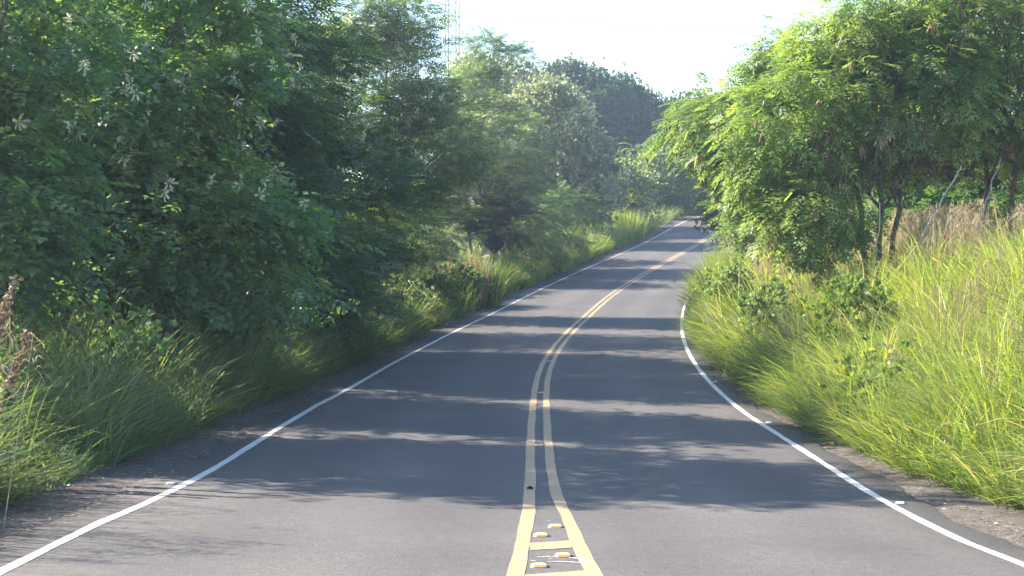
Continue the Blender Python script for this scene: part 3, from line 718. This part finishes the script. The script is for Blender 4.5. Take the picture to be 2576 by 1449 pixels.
tree('dark_tree', 'tall dark feathery tree standing in shade left of the road', 'tree', -6.6, 36.5,
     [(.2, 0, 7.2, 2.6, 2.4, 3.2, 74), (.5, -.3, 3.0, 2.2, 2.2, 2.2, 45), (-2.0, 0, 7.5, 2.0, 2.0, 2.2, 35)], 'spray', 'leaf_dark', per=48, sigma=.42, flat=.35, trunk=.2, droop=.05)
tree('dark_tree', 'dark feathery tree with layered boughs hanging near the left line', 'tree', -6.2, 43.5,
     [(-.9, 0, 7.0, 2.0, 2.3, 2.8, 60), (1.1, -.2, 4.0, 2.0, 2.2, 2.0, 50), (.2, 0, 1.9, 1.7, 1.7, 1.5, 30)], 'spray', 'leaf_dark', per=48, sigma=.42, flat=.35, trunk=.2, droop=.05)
tree('dark_bush', 'dark rounded bush filling the shade under the feathery trees', 'bush', -5.5, 39.5,
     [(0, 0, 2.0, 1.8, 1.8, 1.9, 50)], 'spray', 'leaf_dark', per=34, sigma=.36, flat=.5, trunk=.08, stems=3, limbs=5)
r3, P3, O3, C3 = tree('airy_tree', 'tall airy tree with sunlit pale flecked top, in front of the mast', 'tree', -5.3, 61,
     [(0, 0, 8.6, 2.7, 2.8, 2.8, 85), (2.0, -.3, 6.6, 2.2, 2.4, 2.2, 60), (-1.4, 0, 5.0, 2.6, 2.6, 2.5, 40), (.2, 0, 11.4, 2.2, 1.8, 1.8, 40), (1.2, 0, 3.4, 2.4, 2.2, 1.8, 40)], 'spray', 'leaf_mid', per=40, sigma=.42, flat=.4, trunk=.22, droop=.0)
add_flowers(r3, C3, P3, 40, (.4, -1, .3), size=1.3, zmin=4)
tree('airy_tree', 'spreading tree with thin shoots against the sky, right of the mast', 'tree', -1.8, 92,
     [(0, 0, 7.6, 3.4, 3.2, 3.2, 90), (1.2, -.2, 4.6, 3.0, 2.4, 2.2, 50), (-2.5, 0, 6.4, 2.2, 2, 3.2, 50), (.2, 0, 12.2, .5, .5, 1.6, 8), (1.5, 0, 11.8, 1.4, .6, .8, 7), (-.6, 0, 10.8, 1.4, 1.0, .7, 10)], 'spray', 'leaf_mid', per=40, sigma=.42, flat=.35, trunk=.22, droop=-.05)
tree('olive_tree', 'low brownish-olive tree with bare forked trunks behind the first sign', 'tree', -1.9, 84,
     [(0, 0, 4.6, 2.6, 2.4, 1.7, 46), (1.3, -.4, 3.3, 1.9, 1.8, 1.3, 26)], 'spray', 'leaf_olive', per=40, sigma=.4, flat=.3, trunk=.13, stems=3, bark='pale_bark', fork=.5)
tree('pale_tree', 'round tree with pale silvery leaves behind the verge grass', 'tree', 4.0, 112,
     [(-1.8, 0, 7.4, 3.4, 3.6, 4.0, 170), (.5, -.5, 4.9, 2.7, 3.0, 3.2, 110), (1.3, .4, 3.2, 1.7, 2.0, 2.2, 50), (-4.2, 0, 5.6, 2.6, 3, 3.5, 60)], 'pale', 'leaf_pale', per=44, sigma=.42, flat=.6, trunk=.25, up_bias=.8, shell=.7)
tree('pale_tree', 'pale leafy tree rising behind the mast foot and airy trees', 'tree', -1.6, 125,
     [(0, 0, 9.4, 3.4, 3.5, 4.0, 120), (-1, 0, 5, 4, 4, 4, 70)], 'pale', 'leaf_pale', per=42, sigma=.6, flat=.6, trunk=.25, shell=.75)
gB = 'big dark trees at the end of the road'
tree('big_tree', 'big dark domed tree against the sky, left one at the end of the road', 'tree', 5.0, 170,
     [(0, 0, 9.2, 7.0, 6, 6.0, 200), (1, -1, 6, 7, 6, 5, 80)], 'far', 'leaf_far', per=46, sigma=.8, flat=.55, trunk=.4, group=gB, shell=.75)
tree('big_tree', 'big dark tree with a gapped right side against the sky', 'tree', 11.0, 172,
     [(-.5, 0, 8.6, 5.2, 5.5, 5.2, 170), (3.0, 0, 10.4, 2.6, 2.5, 1.5, 30), (3.6, 0, 7.2, 2.2, 2, 1.5, 24), (0, 0, 5, 6, 5, 5, 80)], 'far', 'leaf_far', per=40, sigma=.7, flat=.5, trunk=.45, group=gB, shell=.75)
tree('big_tree', 'big shaded tree filling the gap over the far bend', 'tree', 20.5, 176,
     [(0, 0, 7, 5.5, 5, 5.5, 130), (0, 0, 3, 6, 5, 3.5, 60)], 'far', 'leaf_far', per=40, sigma=.8, flat=.5, trunk=.4, group=gB, shell=.75)
tree('roadside_bush', 'leafy mixed bush beyond the second sign at the bend', 'bush', 13.2, 141,
     [(0, 0, 4.0, 3.4, 2.5, 2.6, 90), (2.2, 0, 3.0, 3.0, 2.4, 2.4, 50)], 'pale', 'leaf_mid', per=34, sigma=.5, trunk=.12, stems=3)
tree('roadside_bush', 'dark green bush left of the second sign under the pale tree', 'bush', 8.4, 128,
     [(0, 0, 2.6, 3.0, 2.5, 2.6, 70)], 'pale', 'leaf_mid', per=34, sigma=.5, trunk=.12, stems=3)
gU = 'undergrowth bushes behind the left verge'
for (x, y, rr, hh, m_, lab) in ((-10.5, 34, 2.6, 3.0, 'leaf_dark', 'dark undergrowth bush behind the second flowering tree'),
                               (-5.6, 51.5, 1.6, 1.7, 'leaf_dark', 'dark bush at the foot of the layered feathery tree'),
                               (-7.5, 62, 3.0, 3.6, 'leaf_dark', 'deep green bush behind the dark feathery trees'),
                               (-8.0, 74, 3.6, 3.6, 'leaf_mid', 'sunlit mid-green bush seen through the gap left of the first sign'),
                               (-9.5, 68, 3.0, 4.6, 'leaf_dark', 'dense dark bush closing the gap beside the airy tree'),
                               (-6.0, 80, 3.2, 4.2, 'leaf_dark', 'dark bush closing the gap behind the first sign'),
                               (-11.0, 84, 3.6, 5.2, 'leaf_mid', 'green bush behind the dark bushes left of the first sign'),
                               (-13.0, 90, 5.0, 5.5, 'leaf_mid', 'wide green bush far behind the gap left of the first sign'),
                               (.5, 88, 3.2, 3.4, 'leaf_mid', 'green bush between the olive tree and the pale tree'),
                               (1.6, 98, 3.4, 4.0, 'leaf_dark', 'dark bush in the shade left of the round pale tree')):
    tree('undergrowth_bush', lab, 'bush', x, y, [(0, 0, hh * .55, rr, rr * .9, hh * .6, 60)], 'spray', m_, per=34, sigma=.42, flat=.5, trunk=.08, stems=3, limbs=5, group=gU)

for (x, y, rr, hh, m_, lab) in ((17.0, 152, 4.0, 5.0, 'leaf_far', 'dark bush closing the view beyond the far bend, right one'), (12.0, 158, 4.5, 5.5, 'leaf_far', 'dark bush closing the view beyond the far bend, middle one'),
                               (6.0, 150, 4.0, 6.0, 'leaf_far', 'dark bush between the pale tree and the big dark trees'), (23.0, 146, 4.5, 5.0, 'leaf_mid', 'green bush on the outside of the far bend')):
    tree('undergrowth_bush', lab, 'bush', x, y, [(0, 0, hh * .5, rr, rr * .9, hh * .55, 70)], 'pale', m_, per=34, sigma=.55, flat=.6, trunk=.1, stems=3, limbs=5, group=gU, scale=(1, 1.6))

# weeds and shrubs of the left verge
gV = 'verge shrubs in front of the left trees'
for (s_, t_, rr, hh, tm, m_, lab) in ((62, -5.9, .9, 1.3, 'mid', 'grass_green', 'brown-green shrub with dry tips in front of the first sign'),
                                     (56, -6.1, .9, 1.4, 'mid', 'leaf_mid', 'leafy green shrub left of the first sign by the dark trees'),
                                     (66.5, -5.7, .8, 1.7, 'mid', 'leaf_mid', 'taller green shrub hiding the foot of the first sign'),
                                     (74, -6.3, 1.0, 1.5, 'vine', 'leaf_bright', 'bright green broad-leaved shrub right of the first sign'),
                                     (82, -6.4, 1.2, 1.2, 'mid', 'leaf_bright', 'yellow-green low shrub along the verge between the signs'),
                                     (90, -7.6, 1.6, 2.6, 'twig', 'dry_straw', 'grey twiggy shrub standing behind the verge grass'),
                                     (97, -6.6, 1.3, 1.5, 'mid', 'leaf_mid', 'mid green shrub on the verge before the second sign'),
                                     (124, -6.6, 1.5, 1.6, 'mid', 'leaf_dark', 'dark shrub on the shaded verge past the second sign'),
                                     (30, -6.2, .8, 1.3, 'mid', 'leaf_vine', 'shaded broad-leaved weed in the left verge grass'),
                                     (25, -6.6, .9, 1.2, 'mid', 'leaf_vine', 'dark weedy shrub at the grass foot of the left thicket')):
    p = road(s_, t_)
    tree('verge_shrub', lab, 'shrub', float(p[0]), float(p[1]), [(0, 0, hh * .6, rr, rr, hh * .5, 26)], tm, m_, per=34, sigma=.24, flat=.8, trunk=.035, stems=3, limbs=5, droop=.1, group=gV, cluster_limbs=12)
gW = 'broad-leaved weeds in the right verge grass'
for (s_, t_, rr, hh, tm, m_, lab) in ((38, 5.3, .7, 1.7, 'mid', 'leaf_mid', 'broad-leaved weed in the right verge where the bend begins'),
                                     (31, 6.0, .8, 1.9, 'mid', 'grass_green', 'shaded leafy weed inside the right grass below the trees'),
                                     (24, 5.3, .6, 1.1, 'mid', 'grass_green', 'low leafy weed at the right shoulder beside the second white stud'),
                                     (48, 5.0, .8, 2.0, 'mid', 'leaf_mid', 'tall leafy weed at the tightest part of the bend')):
    p = road(s_, t_)
    tree('verge_weed', lab, 'plant', float(p[0]), float(p[1]), [(0, 0, hh * .65, rr, rr, hh * .45, 22)], tm, m_, per=22, sigma=.2, flat=.9, trunk=.02, stems=3, limbs=4, droop=.1, group=gW, cluster_limbs=10)
# tussocks around the second sign and along the verge
gT = 'tall grass tussocks on the left verge'
for (s_, t_, n_, hh, sp_, m_, lab) in ((68.3, -5.0, 700, 2.4, .7, 'grass_green', 'green tussock hiding the post of the nearer sign'),
                                      (67.3, -5.6, 500, 2.9, .8, 'dry_straw', 'dry straw tussock half hiding the nearer sign'),
                                      (116, -5.9, 1500, 2.6, 1.3, 'grass_bright', 'yellow-green tussock standing round the second sign'),
                                      (97, -6.4, 900, 1.9, 1.2, 'grass_bright', 'tall tussock with upright stalks between the signs'),
                                      (90, -6.2, 800, 1.7, 1.1, 'grass_bright', 'sunlit tussock left of the stalky one on the verge'),
                                      (103, -6.3, 700, 1.6, 1.0, 'grass_green', 'greener tussock before the sign tussock')):
    p = road(s_, t_); x, y = float(p[0]), float(p[1])
    X = x + np.clip(rng.normal(0, .55, n_), -1.1, 1.1) * sp_; Y = y + np.clip(rng.normal(0, .55, n_), -1.1, 1.1) * sp_
    o = blades('grass_tussock', X, Y, hh * rng.uniform(.4, 1.0, n_), np.full(n_, .045), m_, spread=.22, bendy=.25)
    tag(o, lab, 'grass tussock', gT)
# broad-bladed clump (left verge, catching the light)
gC = 'broad-bladed clumps in the left verge'
for (s_, t_, n_, hh, m_, lab) in ((36, -5.9, 70, 1.6, 'grass_bright', 'broad-bladed bright clump at the dark trees’ foot'),
                                 (24, -6.4, 46, 1.3, 'grass_bright', 'upright light green blades low in the left thicket'),
                                 (57, -5.9, 60, 1.3, 'grass_green', 'arching light green clump below the first sign')):
    p = road(s_, t_); x, y = float(p[0]), float(p[1])
    X = x + rng.normal(0, .22, n_); Y = y + rng.normal(0, .22, n_)
    o = blades('bladed_clump', X, Y, hh * rng.uniform(.5, 1.0, n_), np.full(n_, .055), m_, spread=.35, bendy=.7, segs=5)
    tag(o, lab, 'plant', gC)
# dried flower spikes at the left edge
def spike(x, y, hh, lean, label):
    z0 = H1(x, y); root = empty('flower_spike', (x, y, z0)); tag(root, label, 'plant', 'dried flower spikes at the left edge')
    b = Soup(); P_, R_ = bent((0, 0, 0), (lean[0], lean[1], hh), .008, .003, 10, .04); b.tube(P_, R_, 5); b.obj('stem', M['pale_bark'], root)
    pts = []
    for i in range(260):
        u = random.uniform(.42, 1); k = u * 10; j = min(int(k), 9); p = P_[j].lerp(P_[j + 1], k - j)
        pts.append(np.array(p) + rng.normal(0, .022 + .02 * (1 - u), 3))
    P = np.array(pts); n = len(P)
    scatter('seed_head', 'mid', P, orient(rng.normal(0, 1, (n, 3)), rng.normal(0, 1, (n, 3))), np.full(n, .32), M['dry_straw'], root)
    l = 46; P = np.array([np.array(P_[random.randint(1, 6)]) + rng.normal(0, .05, 3) for _ in range(l)])
    scatter('leaf', 'mid', P, orient(rng.normal(0, 1, (l, 3)), np.tile([0, 0, 1.], (l, 1))), np.full(l, .7), M['leaf_mid'], root)['kind'] = 'stuff'
spike(-5.75, 17.2, 2.3, (.35, .1), 'tall dried flower spike leaning right by the left picture edge')
spike(-6.0, 17.6, 2.75, (.2, .2), 'tallest dried flower spike touching the left frame edge')
spike(-5.6, 17.0, 1.7, (.45, -.1), 'short bent dried flower spike low among the left grass')

# ------------------------------------------------------------------ right side trees
pod_mesh = {}
def pods(v):
    if v in pod_mesh: return pod_mesh[v]
    r = random.Random(v); V = []; F = []
    for i in range(7):
        a = i * .9 + r.uniform(-.3, .3); L = r.uniform(.15, .24); w_ = .008; x, y = math.cos(a) * .03, math.sin(a) * .03
        tx, ty = math.cos(a) * r.uniform(.05, .13), math.sin(a) * r.uniform(.05, .13)
        wx, wy = -math.sin(a) * w_, math.cos(a) * w_; k = len(V)
        V += [(x * .3, y * .3, 0), (tx * .5 + wx, ty * .5 + wy, -L * .25), (tx * .5 - wx, ty * .5 - wy, -L * .25), (tx + wx, ty + wy, -L * .85), (tx - wx, ty - wy, -L * .85), (tx, ty, -L)]
        F += [(k, k + 1, k + 2), (k + 1, k + 3, k + 4, k + 2), (k + 3, k + 5, k + 4)]
    me = bpy.data.meshes.new('pod_cluster'); me.from_pydata(V, [], F); me.update()
    at = me.attributes.new('rnd', 'FLOAT', 'FACE'); at.data.foreach_set('value', (np.random.default_rng(v).random(len(F)) * .5 + (v % 3) * .25).astype(np.float32))
    me.materials.append(M['pod_brown']); pod_mesh[v] = me; return me
def add_pods(root, P, n, view, box=None, size=1.0):
    view = np.array(view, float); view /= np.linalg.norm(view); c = P.mean(0)
    cand = P[front_points(P, view, .25)]
    if box: cand = cand[(np.abs(cand[:, 0] - box[0]) < box[3]) & (np.abs(cand[:, 2] - box[2]) < box[4])]
    if len(cand) < 3: return
    for i in rng.choice(len(cand), min(n, len(cand)), replace=False):
        o = bpy.data.objects.new('pod_cluster', pods(random.randrange(6))); COL.objects.link(o); o.parent = root
        o.location = cand[i] + view * .1 + np.array([0, 0, -.05]); o.rotation_euler = (random.uniform(-.2, .2), random.uniform(-.2, .2), random.uniform(0, 6.28))
        f = random.uniform(1.1, 1.9) * size; o.scale = (f, f, f)
RV = (-.5, -1, .1)
a1, Q1, _, _ = tree('podded_tree', 'bright green feathery tree with brown pods and dark forked trunk on the right bank', 'tree', 9.3, 40,
     [(.4, 0, 5.3, 2.3, 2.3, 1.9, 62), (-2.3, -.5, 4.4, 1.6, 1.7, 1.9, 44), (-1.9, -1.4, 2.2, 1.2, 1.1, .8, 20), (1.0, .6, 7.2, 2.3, 2.0, 1.3, 40), (-.8, .3, 6.8, 1.5, 1.5, 1.3, 22)], 'leuc', 'leaf_bright', per=42, sigma=.30, flat=.8, trunk=.085, stems=3, droop=.55, scale=(.8, 1.3), fork=.6, limbs=16, cluster_limbs=60)
dp, do, dc, _ = crown_points([(-.3, -.2, 3.9, 1.9, 1.4, .9, 46), (2.6, 0, 4.0, 1.8, 1.2, .8, 30)], 30, .22, .9, .3)
scatter('dry_twigs', 'twig', dp, orient(do + rng.normal(0, .5, dp.shape), rng.normal(0, 1, dp.shape)), rng.uniform(.7, 1.3, len(dp)), M['pod_brown'], a1, dc)['kind'] = 'stuff'
add_pods(a1, Q1, 80, RV); add_pods(a1, Q1, 80, RV, box=(-.6, 0, 3.9, 1.6, .8))
a2, Q2, _, _ = tree('podded_tree', 'bright feathery tree leaning out over the bend with drooping shoots', 'tree', 9.5, 54,
     [(-.6, 0, 5.6, 2.4, 2.6, 2.2, 80), (-2.5, 0, 6.1, 1.5, 2.0, 1.3, 38), (.8, 0, 7.9, 2.0, 2, 1.5, 44), (-.8, 0, 8.4, .8, .8, .9, 10), (-.6, 0, 3.2, 1.5, 1.6, .9, 22)], 'leuc', 'leaf_bright', per=44, sigma=.34, flat=.8, trunk=.09, stems=3, droop=.55, scale=(.9, 1.5), limbs=14)
add_pods(a2, Q2, 60, RV, size=1.2)
a3, Q3, _, _ = tree('podded_tree', 'feathery green tree hung with many pods at the right edge', 'tree', 12.6, 41,
     [(0, 0, 6.7, 2.8, 2.4, 2.0, 80), (.9, -.4, 4.4, 2.0, 2.0, 1.0, 26)], 'leuc', 'leaf_bright', per=42, sigma=.32, flat=.8, trunk=.08, stems=3, droop=.5, limbs=14, cluster_limbs=50, fork=.6)
add_pods(a3, Q3, 110, RV)
a4, Q4, _, _ = tree('podded_tree', 'feathery tree behind the forked trunks with shaded blue-green leaves', 'tree', 13.5, 54,
     [(-.2, 0, 6.0, 3.4, 3.0, 2.2, 80), (1.8, 0, 4.0, 3.0, 2.5, 1.6, 35)], 'leuc', 'leaf_deep', per=42, sigma=.4, trunk=.09, stems=3, droop=.45, scale=(1.1, 1.7), fork=.5)
add_pods(a4, Q4, 30, RV, size=1.2)
tree('twiggy_bush', 'grey-green twiggy bush hanging over the road at the bend', 'bush', 12.9, 88,
     [(-.3, 0, 4.2, 2.1, 2.0, 2.1, 80), (-.3, -.5, 2.7, 1.6, 1.6, 1.4, 50)], 'mid', 'leaf_olive', per=42, sigma=.32, trunk=.06, stems=4, bark='pale_bark', limbs=10, cluster_limbs=60, scale=(.9, 1.5))
tree('roadside_bush', 'green bush beyond the twiggy one inside the bend', 'bush', 19.5, 104,
     [(0, 0, 4.2, 3.5, 3.0, 3.2, 90)], 'pale', 'leaf_mid', per=34, sigma=.5, trunk=.12, stems=3)
# bare dead branches leaning in front of the right tree
def dead_branch(p0, p1, r, label):
    b = Soup(); P_, R_ = bent(p0, p1, r, r * .5, 8, .04); b.tube(P_, R_, 7)
    o = b.obj('dead_branch', M['pale_bark'], None, True); tag(o, label, 'branch', 'bare pale branches under the right trees')
def gp(x, y, dz): return (x, y, H1(x, y) + dz)
dead_branch(gp(8.4, 36.0, .9), gp(10.6, 37.5, 3.2), .035, 'long bare pale branch slanting up to the right above the pink grass')
dead_branch(gp(8.35, 37.0, 1.1), gp(8.6, 37.2, 2.9), .028, 'short upright bare pale branch beside the dark forked trunk')
dead_branch(gp(11.0, 38.0, 1.2), gp(11.8, 38.4, 3.4), .028, 'thin bare pale branch near the right edge above the seed heads')
# background hedge behind the right trees
gR = 'background bushes behind the right trees'
for (x, y, rr, hh, lab) in ((15.6, 50, 3.0, 4.4, 'leafy shaded bush between the right trunks'), (19.5, 47, 3.2, 4.6, 'leafy shaded bush behind the pods at the right edge'), (19, 66, 4.0, 4.5, 'hazy green bush behind the right trees, nearest the edge'), (14, 74, 3.8, 5.0, 'hazy green bush behind the right trees, above the bend'), (26, 60, 4.5, 5.5, 'wide green bush far right behind the pods')):
    tree('background_bush', lab, 'bush', x, y, [(0, 0, hh * .55, rr, rr, hh * .6, 80)], 'spray', 'leaf_deep', per=30, sigma=.6, flat=.5, trunk=.1, stems=3, limbs=5, group=gR, scale=(1.1, 1.6))
# weathered fence posts with wire at the right
gF = 'fence posts at the right field edge'
fp = [(12.2, 43.5), (14.4, 40.5), (16.8, 37.5)]
for k, (x, y) in enumerate(fp):
    b = Soup(); b.tube([(0, 0, -.3), (.02, 0, 1.0), (.0, .01, 2.0)], [.06, .055, .05], 8); o = b.obj('fence_post', M['wood_post']); o.location = (x, y, H1(x, y))
    tag(o, ('weathered grey post under the right trees, farthest along the field edge', 'weathered grey post rising from the seed heads near the right edge', 'weathered post at the nearest end of the field edge')[k], 'post', gF)

# banana plant by the far bend
def banana(x, y, label):
    z0 = H1(x, y); root = empty('banana_plant', (x, y, z0)); tag(root, label, 'plant')
    b = Soup(); b.tube([(0, 0, -.2), (.05, 0, 2.5), (0, 0, 5.4)], [.22, .17, .1], 9); b.obj('stem', M['leaf_banana'], root, True)
    for i in range(8):
        a = i * 2.4 + .6; L = random.uniform(2.2, 3.0); e = random.uniform(.15, .6); V = []; F = []
        n = 8
        for k in range(n + 1):
            u = k / n; r_ = math.sin(e + u * 1.1) * L * u * .8; z = 5.2 + L * u * math.cos(e + u * 1.0) * .95
            w_ = .34 * math.sin(math.pi * min(1, .05 + u * .97)) ** .6
            c = Vector((math.cos(a) * r_, math.sin(a) * r_, z)); sd_ = Vector((-math.sin(a), math.cos(a), 0))
            V += [c - sd_ * w_ + Vector((0, 0, .1)), c, c + sd_ * w_ + Vector((0, 0, .1))]
        for k in range(n):
            F += [(3 * k, 3 * k + 1, 3 * k + 4, 3 * k + 3), (3 * k + 1, 3 * k + 2, 3 * k + 5, 3 * k + 4)]
        me = bpy.data.meshes.new('leaf'); me.from_pydata([tuple(v) for v in V], [], F); me.update()
        at = me.attributes.new('rnd', 'FLOAT', 'FACE'); at.data.foreach_set('value', np.full(len(F), random.random(), np.float32))
        link_mesh('leaf', me, M['leaf_banana'], root)
banana(11.6, 146, 'banana plant with big upright leaves above the bushes at the far bend')

# ------------------------------------------------------------------ road signs seen from behind
def sign(x, y, zc, side, rz, label):
    z0 = H1(x, y); root = empty('diamond_sign', (x, y, z0), rz); tag(root, label, 'road sign', 'diamond warning signs on the left verge')
    h = zc - z0; hd = side / math.sqrt(2); c = .06
    ring = [(-hd + c, 0, -c), (-c, 0, -hd + c), (c, 0, -hd + c), (hd - c, 0, -c), (hd - c, 0, c), (c, 0, hd - c), (-c, 0, hd - c), (-hd + c, 0, c)]
    b = Soup(); V = [(p[0], -.0, p[2] + h) for p in ring] + [(p[0], .004, p[2] + h) for p in ring]
    F = [tuple(range(8)), tuple(range(15, 7, -1))] + [(k, k + 8, (k + 1) % 8 + 8, (k + 1) % 8) for k in range(8)]
    b.add(V, F); b.obj('panel', M['sign_back'], root)
    f = Soup(); V = [(p[0] * .96, .0045, p[2] * .96 + h) for p in ring] + [(p[0] * .96, .0065, p[2] * .96 + h) for p in ring]
    f.add(V, F); f.obj('face_sheet', M['sign_yellow'], root)
    q = Soup(); q.box((0, -.03, h * .5 + hd * .1), (.06, .05, h + hd * 1.2)); q.obj('post', M['sign_back'], root)
    for dz in (-.22, .22):
        bb = Soup(); bb.box((0, -.004, h + dz), (.5, .006, .05)); bb.obj('bracket', M['sign_back'], root)
    return root
sign(-.80, 70.0, 3.62, .74, -.3, 'dark back of a diamond road sign half hidden by dry shrubs, the nearer sign')
sign(9.0, 118.0, 7.30, .70, .0, 'dark back of a diamond road sign in yellow-green grass near the far bend')

# ------------------------------------------------------------------ lattice mast and power lines
mx, my = -9.4, 250.0; mz = H1(mx, my) - .5
root = empty('lattice_mast', (mx, my, mz), .35); tag(root, 'tall thin steel lattice mast rising behind the left trees', 'mast')
Hm = 62; 
def leg_at(k, z):
    w_ = 1.5 - .5 * z / Hm; a = math.pi / 4 + k * math.pi / 2; return (math.cos(a) * w_ * 1.0, math.sin(a) * w_ * 1.0, z)
for k in range(4):
    b = Soup(); b.tube([leg_at(k, 0), leg_at(k, Hm)], [.10, .085], 6); b.obj('leg', M['steel'], root)
lv = np.arange(0, Hm, 2.2)
for k in range(4):
    b = Soup()
    for i, z in enumerate(lv[:-1]):
        k2 = (k + 1) % 4
        if i % 2: b.tube([leg_at(k, z), leg_at(k2, z + 2.2)], [.05, .05], 4, False)
        else: b.tube([leg_at(k2, z), leg_at(k, z + 2.2)], [.05, .05], 4, False)
        b.tube([leg_at(k, z), leg_at(k2, z)], [.045, .045], 4, False)
    b.obj('bracing', M['steel'], root)
for z in (22, 41.5 - mz * 0, 55):
    b = Soup()
    for k in range(4): b.tube([leg_at(k, z), leg_at((k + 1) % 4, z)], [.12, .12], 6)
    b.obj('platform_ring', M['steel'], root)
gL = 'power lines crossing the sky'
for k, (z, dy, lab) in enumerate(((44.5, 0, 'topmost thin power line crossing the sky from the mast'), (40.5, 3, 'second thin power line below the topmost one'), (37.5, -3, 'third thin power line, just above the lowest'), (33.0, 1, 'lowest thin power line over the far trees'))):
    b = Soup(); P_ = []
    for i in range(31):
        u = i / 30; x = mx + .5 + u * 190; P_.append((x, my + dy - u * 40, mz + z - 14 * (u - u * u) * 1.2 - u * 6))
    b.tube(P_, [.03] * 31, 5, False); o = b.obj('power_line', M['cable']); tag(o, lab, 'cable', gL)

# ------------------------------------------------------------------ haze
if HAZE > 0:
    b = Soup(); b.box((10, 135, 29.0), (420, 330, 82)); me = bpy.data.meshes.new('haze'); me.from_pydata(b.V, [], b.F); me.update()
    m, t, out = new_mat('haze'); pv = N(t, 'ShaderNodeVolumePrincipled'); pv.inputs['Density'].default_value = HAZE
    pv.inputs['Color'].default_value = (.60, .78, 1, 1); pv.inputs['Anisotropy'].default_value = .45
    t.links.new(pv.outputs[0], out.inputs['Volume'])
    o = link_mesh('haze', me, m); tag(o, kind='stuff')
print('tris', sum(len(p.loops) - 2 * len(p.polygons) for p in {o.data for o in bpy.data.objects if o.type == 'MESH'}))
